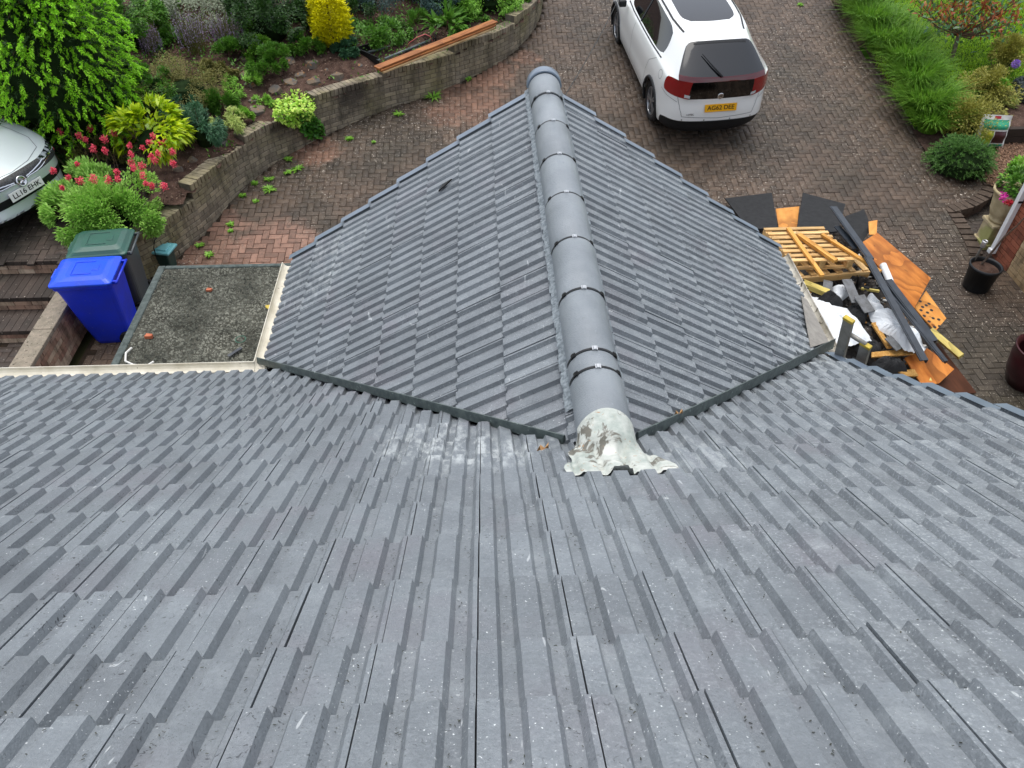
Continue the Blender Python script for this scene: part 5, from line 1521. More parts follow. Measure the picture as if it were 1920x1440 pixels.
# number plate and lettering, wiper, badge
loc, nr, _, _ = bv.find_nearest(Vector((.03, -1.0, .665)))
def plate_M(loc, nr, lift):
    z = nr.normalized(); x = Vector((0, 0, 1)).cross(z).normalized(); y = z.cross(x)
    M4 = Matrix((x, y, z)).transposed().to_4x4(); M4.translation = loc + z * lift; return M4
nrp = Vector((0, nr.y, nr.z)).normalized()
M4 = plate_M(loc, nrp, .012)
po = MB().box((0, 0, 0), (.52, .112, .008)).build('number_plate', MT['plate_y'], car, local=True, bevel=.002); po.matrix_basis = M4
text_mesh('AG62 DEE', .088, MT['ink'], po, Matrix.Translation((0, 0, .0052)), width=.44)
loc, nr, _, _ = bv.find_nearest(Vector((0, -1.0, .775)))
bo = MB().lathe([(.001, .004), (.045, .003), (.05, -.004)], (0, 0, 0), 20).build('badge', MT['chrome'], car, local=True); bo.matrix_basis = plate_M(loc, nr, .004)
text_mesh('H', .062, MT['gloss_black'], bo, Matrix.Translation((0, 0, .0055)))
loc, nr, _, _ = bv.find_nearest(Vector((-.47, -1.0, .55)))
text_mesh('i-DTEC', .04, MT['chrome'], car, plate_M(loc, Vector((nr.x * .4, nr.y, nr.z)).normalized(), .004), 'model_lettering')
wl_ = [bv.find_nearest(Vector(q))[0] + Vector((0, -.02, .025)) for q in ((-.04, -.80, 1.08), (-.18, -.66, 1.19), (-.32, -.5, 1.31))]
MB().tube(wl_, [.016, .012, .006], 6).build('rear_wiper', MT['trim_black'], car, local=True)
surf_line(bv, [(-.42, -.33, 1.385), (0, -.34, 1.395), (.42, -.33, 1.385)], .03, MT['trim_black'], car, 'glass_edge', .004)
for sx_ in (-.62, -.22, .22, .62):
    loc, nr, _, _ = bv.find_nearest(Vector((sx_, -1.0, .44)))
    b_ = MB().lathe([(.001, .002), (.011, .0)], (0, 0, 0), 10).build('parking_sensor', MT['seam'], car, local=True); b_.matrix_basis = plate_M(loc, nr, .002)

# ---- pale silver car nosing in from the left: front end in view
def half(z, inx, zf, dyf=0):
    out = []
    for c, (x, y) in enumerate(zip(XS, YS)):
        yy = y
        if c >= 9: yy = y - dyf * (1 if c > 10 else .5)
        out.append((max(0, x - inx * (1 if 2 <= c <= 11 else (.6 if c in (1, 12) else 0))), yy, zf[c] if zf else z))
    return out
hood = [.98, .98, .98, .98, .98, .97, .96, .95, .94, .92, .86, .80, .765, .755]
rowsS = [half(.16, .09, None, .08), half(.27, .02, None, -.01), half(.38, .0, None, .03), half(.50, 0, None, .0), half(.62, 0, None, .0), half(.72, .0, [.80] * 9 + [.76, .73, .70, .68, .675], .03),
         half(.9, .015, [.92] * 9 + [.84, .79, .745, .72, .715], .09), half(1., .05, hood, .18)]
rowsS += [[(x * .97, y, z + .02) for x, y, z in gb], gt, gr]
def sm(r, c, s):
    if r == 8:
        if c <= 1: return 'rear_window'
        if c in (2, 3, 8): return 'body'
        if 4 <= c <= 7: return 'side_window#' + ('r' if s > 0 else 'l')
        return 'windscreen'
    if r == 0: return 'sill'
    if r == 2 and c >= 10: return 'lower_grille'
    if r in (4, ) and c >= 11: return 'grille'
    if r == 5 and c in (10, 11): return 'headlamp#' + ('r' if s > 0 else 'l')
    if r == 5 and c == 12: return 'grille'
    if r == 5 and c <= 2: return 'tail_lamp'
    return 'body'
V, F, MI = cage(rowsS, sm)
k = NT('dark_headlamp'); MT['headlamp'] = k.fin(k.mix(k.ramp(k.noise(14, 2), .45, .6), lin('15191c'), lin('8e979b')), .08, .6, coat=.6)
k = NT('honeycomb_grille'); vo = k.n("ShaderNodeTexVoronoi"); vo.feature = 'DISTANCE_TO_EDGE'; vo.inputs["Scale"].default_value = 34; k.l(k.pos, vo.inputs["Vector"])
MT['mesh_grille'] = k.fin(k.mix(k.ramp(vo.outputs["Distance"], .08, .14), lin('2c3032'), lin('050505')), .4, .5)
PS = {'body': MT['silver_paint'], 'rear_window': MT['glass'], 'side_window#r': MT['glass'], 'side_window#l': MT['glass'], 'windscreen': MT['glass'], 'sill': MT['trim_black'],
      'lower_grille': MT['trim_black'], 'grille': MT['mesh_grille'], 'headlamp#r': MT['headlamp'], 'headlamp#l': MT['headlamp'], 'tail_lamp': MT['red_lens']}
head = Vector((.91, -.41, 0)).normalized()
pz = 1.20
pcen = P(50, 362, pz)
yawS = math.atan2(-head.x, head.y)
car2 = thing('parked_car', 'pale silver car with a white front plate parked beside the flowering bush', 'car', (pcen.x - head.x * 3.56, pcen.y - head.y * 3.56, .74))
car2.rotation_euler = (rad(0), 0, yawS); car2.scale = (1.04, 1.04, 1.04)
parts2, bv2 = make_body(car2, V, F, MI, PS); BV[0] = bv2
for s in (1, -1):
    arch(car2, .882, 0, s); arch(car2, .875, 2.595, s); wheel(car2, .842, 0, s); wheel(car2, .835, 2.595, s)
    surf_line(bv2, [(s * .10, 3.6, .735), (s * .36, 3.5, .738), (s * .56, 3.4, .745)], .012, MT['chrome'], car2, 'grille_bar', .008)
    surf_line(bv2, [(s * .10, 3.6, .685), (s * .40, 3.5, .69), (s * .60, 3.4, .70)], .008, MT['chrome'], car2, 'grille_bar', .008)
    surf_line(bv2, [(s * .86, 3.05, .775), (s * .74, 3.25, .74), (s * .60, 3.36, .72)], .02, MT['chrome'], car2, 'headlamp_trim', .006)
    surf_line(bv2, [(s * .62, 2.5, .95), (s * .66, 3.0, .87), (s * .58, 3.2, .81)], .008, MT['seam'], car2, 'bonnet_seam', .003)
surf_line(bv2, [(-.58, 3.2, .81), (-.3, 3.32, .785), (0, 3.36, .78), (.3, 3.32, .785), (.58, 3.2, .81)], .008, MT['seam'], car2, 'bonnet_seam', .003)
surf_line(bv2, [(-.80, 3.3, .26), (-.4, 3.5, .25), (0, 3.5, .25), (.4, 3.5, .25), (.80, 3.3, .26)], .03, MT['silver_paint'], car2, 'lower_lip', .012)
loc, nr, _, _ = bv2.find_nearest(Vector((0, 3.7, .47)))
po = MB().box((0, 0, 0), (.52, .112, .008)).build('number_plate', MT['plate_w'], car2, local=True, bevel=.002)
M4 = plate_M(loc, Vector((0, 1, .18)).normalized(), .03); po.matrix_basis = M4
text_mesh('LL16 EHK', .088, MT['ink'], po, Matrix.Translation((0, 0, .0052)), width=.44)
loc, nr, _, _ = bv2.find_nearest(Vector((0, 3.7, .70)))
bo = MB().lathe([(.001, .006), (.052, .006), (.056, .012), (.066, .012), (.07, .0)], (0, 0, 0), 28).build('badge', MT['chrome'], car2, local=True, smooth=True); bo.matrix_basis = plate_M(loc, nr, .006)
gv = MB().tube([(-.035, .03, .012), (-.01, .012, .014), (.02, .02, .014), (.03, -.01, .014), (-.005, -.02, .014), (.01, -.045, .012)], .007, 6).build('emblem', MT['seam'], bo, local=True)
# ------------------------------------------------------------------ vegetation builders
def unit(v): return v / np.maximum(1e-9, np.linalg.norm(v, axis=-1, keepdims=True))
def leaves(name, pos, dirv, L, W, m, parent, droop=.15, roll=None, mid=.45):
    """one bent diamond per leaf, each its own island"""
    n = len(pos); d = unit(dirv); r = unit(rng.normal(0, 1, (n, 3)) + np.array([0, 0, .0]))
    s = unit(np.cross(d, unit(rng.normal(0, .35, (n, 3)) + np.array([0, 0, 1.0])))); nz = np.cross(s, d)
    L = np.broadcast_to(L, (n,))[:, None]; W = np.broadcast_to(W, (n,))[:, None]
    b = pos; c = pos + d * L * mid + nz * L * .06
    t = pos + d * L - nz * L * droop
    V = np.stack([b, c + s * W / 2, t, c - s * W / 2], 1).reshape(-1, 3)
    F = (np.arange(n)[:, None] * 4 + np.array([0, 1, 2, 3])[None])
    return np_mesh(name, V, F, m, parent)
def sph(n, zmin=-1.0):
    z = rng.uniform(zmin, 1, n); a = rng.uniform(0, 2 * np.pi, n); r = np.sqrt(1 - z * z)
    return np.stack([r * np.cos(a), r * np.sin(a), z], 1)
def crown_pts(c, w, d, h, n, nl, lr=.34, zmin=-.25, fill=.25):
    """points and outward directions over clumps spread on an ellipsoid"""
    c = np.array(c); rad3 = np.array([w / 2, d / 2, h / 2])
    dirs = sph(nl, zmin); lc = dirs * rad3 * rng.uniform(.55, .85, (nl, 1)); lrad = rng.uniform(.7, 1.25, nl) * lr * rad3.mean()
    k = rng.integers(0, nl, n); u = unit(sph(n) * .8 + dirs[k] * .9)
    p = lc[k] + u * (lrad[k] * rng.random(n) ** .4)[:, None]
    inner = rng.random(n) < fill; p[inner] *= rng.uniform(.2, .8, (inner.sum(), 1))
    o = unit(u + .5 * unit(p) + rng.normal(0, .35, (n, 3)))
    return c + p, o
def depth_of(p): return float(pix(np.array(p))[1])
def span(px, p): return px * depth_of(p) / FPX
def stems(base, tops, r0, m, parent, name='stem'):
    b = MB()
    for t_ in tops:
        mid = Vector(base).lerp(Vector(t_), .5) + Vector((rnd.gauss(0, .03), rnd.gauss(0, .03), .02)); b.tube([base, mid, t_], [r0, r0 * .7, r0 * .4], 5, False)
    return b.build(name, m, parent)
def plant_at(cx, bottom, top, wpx, gfn):
    base = hit(cx, bottom - .18 * wpx, gfn); w = span(wpx, base)
    lo, hi = .05, 6.0
    for _ in range(40):
        m = (lo + hi) / 2
        if pix(np.array(base + Vector((0, 0, m))))[0][1] > top + .12 * wpx: lo = m
        else: hi = m
    return base, w, max(.12, lo)
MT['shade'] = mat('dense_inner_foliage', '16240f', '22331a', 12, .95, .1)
MT['twig'] = mat('brown_twig', '4a3a2c', '5f4c3a', 20, .9)
def bush(label, cat, box, gfn, n, L, W, m, nl=14, lr=.36, droop=.15, fill=.25, hscale=1.0, dscale=1.0, group=None, name='shrub', zmin=-.75, lift=.5, up=0.0, core=True):
    cx, bottom, top, wpx = box; base, w, h = plant_at(cx, bottom, top, wpx, gfn); h *= hscale; w *= 1.18; n = int(n * 1.5)
    t = thing(name, label, cat, base, group=group)
    p, o = crown_pts((base.x, base.y, base.z + h * lift), w, w * dscale, h, n, nl, lr, zmin, fill)
    p[:, 2] = np.maximum(p[:, 2], base.z + .01)
    if up: o = unit(o + np.array([0, 0, up]))
    leaves('foliage', p, o, rng.uniform(.7, 1.25, len(p)) * L, rng.uniform(.75, 1.2, len(p)) * W, m, t, droop)
    stems(base, [Vector(q) for q in p[rng.integers(0, len(p), 7)]], .009, MT['twig'], t)
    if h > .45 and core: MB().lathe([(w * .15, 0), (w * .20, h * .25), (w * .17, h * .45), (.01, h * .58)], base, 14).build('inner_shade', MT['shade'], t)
    return t, base, w, h
GL = lambda x, y: garden(x, y) if not inside(x, y, PARK) else park(y)
def right_z(x, y): return drive(y) + .03
LM = {
 'spruce_tip': leafmat('spruce_new_shoots', '74ad1a', '93c832', .5, .3), 'spruce_old': leafmat('spruce_old_needles', '1b3312', '2c4a18', .6, .1),
 'gold': leafmat('golden_hedge', 'a9a31c', 'c6bd2c', .5, .3), 'dark': leafmat('dark_green_leaf', '1d3617', '34541f', .45, .15), 'mid': leafmat('mid_green_leaf', '38601e', '567f2a', .45, .25),
 'fresh': leafmat('fresh_green_leaf', '5f8f2a', '7fa844', .45, .3), 'pale': leafmat('pale_valerian_leaf', '6f9a3c', '92b85c', .5, .3), 'aucuba': leafmat('variegated_yellow_leaf', 'a8b81c', '668f1a', .3, .3),
 'blue': leafmat('blue_green_leaf', '2e5139', '466c4c', .5, .2), 'cream': leafmat('cream_variegated_leaf', 'aab268', '7f9a4e', .5, .25), 'silver': leafmat('silver_grey_leaf', '8d957f', '6d7763', .6, .15),
 'olive': leafmat('dry_olive_leaf', '6f6b3c', '565a2c', .7, .2), 'purple': leafmat('dull_purple_stalk', '6c6079', '857a8c', .7, .1), 'yellowtree': leafmat('golden_conifer_leaf', 'd6c814', 'b4ae18', .5, .3),
 'bluecon': leafmat('blue_conifer', '233a37', '37504a', .6, .1), 'ivy': leafmat('variegated_ivy', '7fae36', 'bac865', .35, .25), 'ivyd': leafmat('dark_ivy', '2f5a1e', '4a7a2a', .35, .2),
 'weed': leafmat('bright_weed', '5f8f2c', '86b048', .45, .35), 'grass': leafmat('strappy_grass', '46701c', '6c8f32', .5, .35), 'lawn': leafmat('lawn_blade', '6f9418', '8aa826', .55, .35),
 'hebe': leafmat('rosemary_leaf', '3c6128', '567a3a', .5, .2), 'bronze': leafmat('bronze_variegated_leaf', '6c6c2c', '8f8c42', .5, .25), 'photred': leafmat('red_young_leaf', '7c3a22', '8f5a2e', .4, .3), 'photgreen': leafmat('glossy_dark_leaf', '2c4f28', '4d6d48', .3, .15),
 'plum': leafmat('dark_plum_leaf', '2e3538', '434b4b', .5, .1), 'pink': leafmat('valerian_flower', 'b8324c', 'd05a68', .6, .2), 'allium': leafmat('allium_floret', '6a4a98', '8a6ab4', .6, .2), 'magenta': leafmat('magenta_petal', 'a01a7a', 'b83a8c', .5, .2), 'crimson': leafmat('crimson_petal', '7c0f1c', '9a1a28', .5, .2),
 'whitefl': leafmat('white_floret', 'd9dccb', 'c3c9ae', .6, .2)}

# ------------------------------------------------------------------ left garden
# spruce with bright new shoots
base = GL and hit(150, 262, GL); tree = thing('spruce_tree', 'broad young spruce covered in bright green new shoots behind the silver car', 'tree', base)
RT = span(285, base) / 2; HT = 3.0
MB().tube([base, base + Vector((.03, 0, HT * .5)), base + Vector((0, .03, HT))], [.08, .055, .015], 8).build('trunk', MT['bark_grey'], tree)
limb = MB(); tips = []; olds = []
for k in range(150):
    hz = .12 + .9 * (k / 150) ** .9; a = k * 2.39996 + rnd.uniform(-.2, .2)
    L = RT * (1.08 - .78 * max(0, hz - .18) / .84) * rnd.uniform(.82, 1.1) * (.72 + .28 * min(1, hz / .3))
    b0 = base + Vector((0, 0, hz * HT)); e = b0 + Vector((math.cos(a) * L, math.sin(a) * L, -.12 * L + .1 * hz))
    limb.tube([b0, b0.lerp(e, .5) + Vector((0, 0, .06)), e], [.014, .009, .004], 4, False)
    for j in range(9):
        f = .45 + .55 * (j + rnd.random()) / 9; c = b0.lerp(e, f) + Vector((0, 0, .06 * math.sin(math.pi * f)))
        sd_ = 1 if j % 2 else -1; side = Vector((-math.sin(a), math.cos(a), 0)) * sd_
        dr_ = (Vector((math.cos(a), math.sin(a), 0)) * .75 + side * rnd.uniform(.3, .9) + Vector((0, 0, rnd.uniform(-.15, .35)))).normalized()
        ln = rnd.uniform(.10, .19); c2 = c + dr_ * rnd.uniform(.05, .16)
        olds.append((c, dr_, (c2 - c).length + .04)); tips.append((c2, dr_, ln))
limb.build('branch', MT['twig'], tree)
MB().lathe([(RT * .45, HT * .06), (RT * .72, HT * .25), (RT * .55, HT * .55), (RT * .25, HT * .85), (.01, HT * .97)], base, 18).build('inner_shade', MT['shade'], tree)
def brush(lst, per, wid, nl_, m, nm, droop, arc):
    c = np.array([t[0] for t in lst]); d = np.array([t[1] for t in lst]); ln = np.array([t[2] for t in lst]); n = len(lst)
    f = (np.arange(per) + .5) / per
    pos = c[:, None] + d[:, None] * (ln[:, None] * f)[..., None] - np.array([0, 0, 1.]) * (arc * ln[:, None] * f ** 2)[..., None]
    tang = unit(d[:, None] - np.array([0, 0, 1.]) * (2 * arc * f)[None, :, None])
    rv = unit(np.cross(tang, rng.normal(0, 1, (n, per, 3)))); dv = unit(tang * .75 + rv * .75)
    leaves(nm, pos.reshape(-1, 3), dv.reshape(-1, 3), nl_, wid, m, tree, droop)
for k in range(750):
    d = Vector(sph(1, -.45)[0]); q = base + Vector((d.x * RT * .98, d.y * RT * .98, 1.35 + d.z * 1.75)) * 1.0
    lo_ = rnd.uniform(.82, 1.0); q = base + Vector((d.x * RT * lo_, d.y * RT * lo_, 1.35 + d.z * 1.75 * lo_))
    if q.z < base.z + .15: continue
    dr_ = (d + Vector((rnd.gauss(0, .4), rnd.gauss(0, .4), rnd.gauss(-.05, .3)))).normalized(); tips.append((q, dr_, rnd.uniform(.10, .18)))
    olds.append((q - dr_ * .16, dr_, .2))
brush(tips, 30, .017, .046, LM['spruce_tip'], 'new_shoots', .1, .55)
brush(olds, 16, .016, .055, LM['spruce_old'], 'crown', .05, .1)

bush('golden yellow hedge shrub behind the spruce and the silver car', 'shrub', (8, 205, 85, 75), GL, 5000, .05, .03, LM['gold'], 10, group=None)
bush('dark green low hedge between the silver car and the spruce', 'shrub', (90, 330, 215, 110), GL, 5200, .045, .03, LM['dark'], 12)
bush('grey flowered shrub at the back left of the garden', 'shrub', (30, 40, -30, 110), GL, 2600, .05, .03, LM['silver'], 10)
# valerian: foliage mound and pink heads
t, b, w, h = bush('pale green valerian bush with pink flower heads at the end of the wall', 'bush', (215, 452, 318, 225), GL, 11000, .062, .027, LM['pale'], 30, .30, .1, .35, up=.35)
heads = [(148, 255), (170, 242), (213, 250), (197, 283), (246, 290), (278, 268), (310, 268), (246, 305), (290, 300), (145, 308), (250, 315), (100, 320), (128, 333), (150, 340), (175, 335), (268, 330), (274, 345), (117, 352), (203, 338), (302, 270), (325, 307), (160, 262)]
heads += [(rnd.uniform(95, 325), rnd.uniform(238, 350)) for _ in range(16)]
for q in heads:
    z = b.z + h * rnd.uniform(1.25, 1.5); c = P(*q, z); rr = rnd.uniform(.03, .055)
    p = np.array(c) + sph(110) * np.array([rr, rr, rr * 1.3]) * rng.random((110, 1)) ** .4
    leaves('flower_head', p, sph(110) + np.array([0, 0, .4]), .022, .018, LM['pink'], t)
    stems(Vector((c.x * .7 + b.x * .3, c.y * .7 + b.y * .3, b.z + h * .4)), [c], .004, MT['twig'], t, 'flower_stalk')
bush('loose olive green shrub under the spruce behind the valerian', 'shrub', (165, 330, 258, 130), GL, 3600, .05, .022, LM['cream'] if False else LM['olive'], 12, group=None)
bush('variegated yellow laurel with long pointed leaves beside the valerian', 'shrub', (293, 310, 195, 112), GL, 800, .13, .055, LM['aucuba'], 16, .34, .35, .1)
bush('dark blue green spurge plant with narrow leaves by the wall', 'plant', (388, 285, 195, 75), GL, 2400, .06, .016, LM['blue'], 14, .34, .2)
bush('small cream variegated plant hanging over the wall coping', 'plant', (437, 256, 210, 58), GL, 1800, .05, .010, LM['cream'], 10, .4, .4)
bush('dry wispy olive shrub with tiny pale flowers on the slope', 'shrub', (355, 215, 105, 150), GL, 5200, .035, .012, LM['olive'], 22, .34, .1, .5)
bush('green leafy shrub between the spruce and the wispy shrub', 'shrub', (300, 210, 120, 90), GL, 2800, .05, .024, LM['mid'], 12)
bush('silver grey shrub with fine pale leaves at the top of the garden', 'shrub', (392, 55, -40, 150), GL, 7000, .038, .018, LM['silver'], 24, .34)
bush('bushy mid green shrub behind the spruce', 'shrub', (245, 110, -30, 130), GL, 5600, .055, .03, LM['mid'], 18)
bush('broad dark green shrub at the back of the garden slope', 'shrub', (510, 95, -40, 150), GL, 8000, .05, .028, LM['dark'], 22)
bush('dark blue green conifer shrub at the back behind the tray', 'shrub', (745, 30, -60, 150), GL, 6000, .05, .018, LM['bluecon'], 18)
bush('second blue green conifer shrub behind the dock plant', 'shrub', (845, 32, -70, 130), GL, 5000, .05, .018, LM['bluecon'], 18)
bush('fresh green rounded shrub where the wall bends away', 'shrub', (915, 35, -50, 120), GL, 5200, .05, .03, LM['fresh'], 18)
bush('low green ground cover spreading beside the golden conifer', 'shrub', (705, 92, 28, 110), GL, 3800, .05, .028, LM['mid'], 16, .4, hscale=.6)
bush('weedy green clump among the stones on the slope', 'plant', (500, 150, 95, 70), GL, 1600, .06, .02, LM['mid'], 10, .4, up=.5)
bush('bright fern like clump near the ivy', 'plant', (455, 178, 128, 60), GL, 1300, .06, .014, LM['fresh'], 9, .4, up=.4)
bush('small bright green plant just above the ivy', 'plant', (492, 205, 180, 38), GL, 700, .05, .014, LM['fresh'], 7, .4, up=.4)
bush('leafy green plant beside the dark shrub on the slope', 'plant', (520, 140, 82, 50), GL, 1200, .05, .02, LM['mid'], 8, .4, up=.4)
bush('broad leaved dock plant behind the planks', 'plant', (838, 68, 20, 62), GL, 150, .20, .075, LM['mid'], 8, .4, .3, up=.5)
bush('low leafy weeds behind the stacked planks', 'plant', (885, 52, 28, 55), GL, 900, .05, .03, LM['mid'], 8, .4)
bush('straggly weeds above the tray', 'plant', (775, 58, 22, 60), GL, 900, .06, .018, LM['mid'], 8, .4, up=.5)
filler = [(330, 95, 55, 60, 'mid', 'green undergrowth tuft left of the purple stalks'), (415, 150, 110, 60, 'olive', 'dry brown tuft below the purple stalks'), (455, 75, 20, 80, 'mid', 'leafy filler plant under the silver shrub'), (575, 105, 60, 55, 'mid', 'green tuft left of the golden conifer'), (650, 105, 75, 40, 'blue', 'small blue green plant at the foot of the golden conifer'), (420, 215, 165, 55, 'mid', 'green plant among the stones above the wall'), (455, 235, 205, 36, 'fresh', 'bright sprig on the wall edge'), (345, 235, 185, 60, 'blue', 'spurge sprig behind the yellow laurel'), (320, 190, 140, 60, 'dark', 'dark low shrub behind the yellow laurel'), (480, 110, 70, 50, 'fresh', 'fresh green shoots in front of the dark shrub'), (430, 120, 75, 50, 'mid', 'green clump at the foot of the silver shrub'), (590, 60, -10, 60, 'dark', 'dark green shrub left of the golden conifer'), (680, 40, -30, 70, 'dark', 'dark green shrub right of the golden conifer'), (960, 20, -40, 70, 'mid', 'green shrub at the bend of the wall'), (250, 190, 120, 60, 'dark', 'dark green filler shrub beside the spruce'), (215, 60, -20, 80, 'dark', 'dark shrub behind the spruce top'), (310, 50, -10, 70, 'fresh', 'light green feathery shrub at the back')]
for (cx, by, ty, wpx, mk, lb) in filler:
    bush(lb, 'plant', (cx, by, ty, wpx), GL, int(1100 + 14 * wpx), .055, .022, LM[mk], 10, .42, up=.35, core=False)
# low leafy carpet over the planted part of the slope
cand = rng.uniform([-9, 10.2], [1.2, 18.5], (26000, 2)); zc_ = garden_np(cand[:, 0], cand[:, 1]); uv, _ = pix(np.concatenate([cand, zc_[:, None]], 1))
bare = inside_np(uv[:, 0], uv[:, 1], [(470, 105), (560, 92), (700, 100), (720, 130), (600, 190), (440, 260), (330, 345), (300, 320), (380, 260), (450, 180)])
keep = inside_np(cand[:, 0], cand[:, 1], GP) & (~bare | (rng.random(len(cand)) < .06)) & (np.sin(cand[:, 0] * 2.3) * np.sin(cand[:, 1] * 1.9) + rng.normal(0, .5, len(cand)) > -.35) & (uv[:, 1] < 300); cand, zc_ = cand[keep], zc_[keep]; n = len(cand)
tag(leaves('ground_cover', np.concatenate([cand, zc_[:, None] + rng.uniform(0, .12, (n, 1))], 1), rng.normal(0, .8, (n, 3)) + np.array([0, 0, .7]), rng.uniform(.04, .09, n), rng.uniform(.015, .035, n), LM['mid'], None, .2), 'low mixed green leaves covering the garden soil between the shrubs', 'ground cover', kind='stuff')
# golden columnar conifer
base, w, h = plant_at(625, 100, -25, 82, GL); t = thing('golden_conifer', 'bright yellow columnar conifer on the garden slope', 'tree', base)
n = 9000; zz = rng.random(n) ** 1.1; a = rng.uniform(0, 6.283, n); prof = np.interp(zz, [0, .15, .5, .85, 1], [.55, .9, 1, .75, .25]) * w / 2
rr = prof * (.82 + .24 * np.sin(a * 7 + zz * 26) * np.sin(zz * 31 + a * 2)) * rng.random(n) ** .18
p = np.stack([base.x + rr * np.cos(a), base.y + rr * np.sin(a), base.z + .05 + zz * h], 1)
leaves('crown', p, np.stack([np.cos(a), np.sin(a), rng.uniform(.2, 1.4, n)], 1) + rng.normal(0, .35, (n, 3)), rng.uniform(.04, .075, n), rng.uniform(.02, .036, n), LM['yellowtree'], t)
MB().tube([base, base + Vector((0, 0, h * .9))], [.04, .01], 6).build('trunk', MT['twig'], t)
# lavender-like stalks
for (cx, by, ty, wpx, lb) in ((372, 110, 25, 60, 'tall faded purple flower stalks below the silver shrub'), (432, 95, 28, 50, 'second clump of faded purple stalks below the silver shrub'), (288, 105, 50, 34, 'small clump of purple stalks beside the green shrub')):
    base, w, h = plant_at(cx, by, ty, wpx, GL); t = thing('stalk_plant', lb, 'plant', base); n = 130
    st_ = MB(); heads_p = []
    for i in range(n):
        a = rnd.uniform(0, 6.28); r = w / 2 * math.sqrt(rnd.random()); tp = base + Vector((math.cos(a) * r * 1.2, math.sin(a) * r * 1.2, h * rnd.uniform(.7, 1.15)))
        st_.tube([base + Vector((math.cos(a) * r * .5, math.sin(a) * r * .5, 0)), tp], .003, 3, False); heads_p.append(tp)
    st_.build('stalks', LM['olive'], t)
    c = np.array(heads_p); k = rng.integers(0, n, 2200); p = c[k] - np.array([0, 0, 1.]) * (rng.random(2200) * .32)[:, None] + rng.normal(0, .008, (2200, 3))
    leaves('flower_spikes', p, rng.normal(0, .6, (2200, 3)) + np.array([0, 0, 1.]), .026, .009, LM['purple'], t)
# ivy hanging over the wall
c, tt = wp.at(wp.near(GD(578, 270))); outn = Vector((tt.y, -tt.x, 0)); t = thing('ivy', 'bright variegated ivy spilling over the wall', 'ivy', c + Vector((0, 0, 1.1)))
for mm, n, nm in ((LM['ivy'], 850, 'foliage'), (LM['ivyd'], 500, 'lower_foliage')):
    pts = []; dr_ = []
    while len(pts) < n:
        if nm == 'foliage': px, py = rnd.uniform(512, 592), rnd.uniform(168, 240); ok = ((px - 550) / 40) ** 2 + ((py - 203) / 33) ** 2 < 1
        else: px, py = rnd.uniform(560, 610), rnd.uniform(215, 258); ok = ((px - 580 - (py - 235) * .45) / 24) ** 2 + ((py - 235) / 26) ** 2 < 1
        if not ok: continue
        lift = rnd.random() * .1
        q = PL(px, py, c + outn * (.02 + lift), outn) if nm != 'foliage' or py > 205 else PL(px, py, c + Vector((0, 0, 1.14 + lift)), Vector((0, 0, 1)))
        if nm == 'foliage' and py <= 205 and abs((q - c).dot(outn)) > .6: continue
        pts.append(q); dr_.append(outn * .7 + Vector((rnd.gauss(0, .6), rnd.gauss(0, .6), rnd.gauss(.1, .6))))
    leaves(nm, np.array(pts), np.array(dr_), .065, .055, mm, t, .1)
# garden stones
MT['stone'] = mat('brown_grey_stone', '7a6a58', '5c5a57', 7, .9, .2, .8, 30, isl=.2, specks=[('8f6a48', 12, .6)])
stones = [(543, 116, 26, 22, 'square ochre'), (585, 119, 28, 24, 'flat ochre'), (632, 143, 28, 24, 'large grey brown'), (588, 155, 32, 22, 'flat grey'), (546, 156, 34, 18, 'long dark grey'), (516, 170, 28, 22, 'reddish'), (483, 208, 32, 24, 'sandy'), (562, 142, 24, 14, 'small rusty'), (460, 110, 22, 14, 'half buried brown'), (463, 140, 34, 18, 'rusty half buried'), (468, 158, 26, 14, 'thin rusty'), (473, 202, 12, 12, 'tiny pale'), (659, 98, 22, 24, 'upright dark'), (674, 124, 14, 10, 'small pale'), (568, 172, 14, 10, 'small cream'), (612, 131, 10, 9, 'tiny white'), (412, 270, 34, 20, 'flat sandy'), (332, 318, 26, 16, 'grey brown'), (358, 300, 18, 14, 'little grey'), (475, 190, 22, 12, 'dull grey')]
for k, (px, py, wpx, hpx, adj) in enumerate(stones):
    c = hit(px, py, garden); w = span(wpx, c); d = span(hpx, c) * 1.15; rs = random.Random(k * 7 + 3); n = rs.choice([5, 6, 7]); a0 = rs.uniform(0, 6.28)
    top = [Vector((math.cos(a0 + i * 6.283 / n) * w * .46 * rs.uniform(.8, 1.1), math.sin(a0 + i * 6.283 / n) * d * .5 * rs.uniform(.8, 1.1), w * rs.uniform(.10, .22))) for i in range(n)]
    bot = [Vector((v.x * 1.15, v.y * 1.15, -.06)) for v in top]
    vs = [Vector((0, 0, w * .2))] + top + bot
    f = [(0, i + 1, (i + 1) % n + 1) for i in range(n)] + [(i + 1, i + 1 + n, (i + 1) % n + 1 + n, (i + 1) % n + 1) for i in range(n)]
    o = MB().add(vs, f).build('stone', MT['stone'], None, bevel=.008); o.location = c; o.rotation_euler = (rs.gauss(.15, .15), rs.gauss(0, .15), 0)
    near_ = 'beside the ivy' if 440 < px < 580 and py > 165 else ('below the yellow conifer' if px > 580 else ('on the soil by the yellow laurel' if px < 450 else 'among the weeds on the slope'))
    tag(o, f'{adj} garden stone {near_}', 'stone', 'stones on the garden slope')
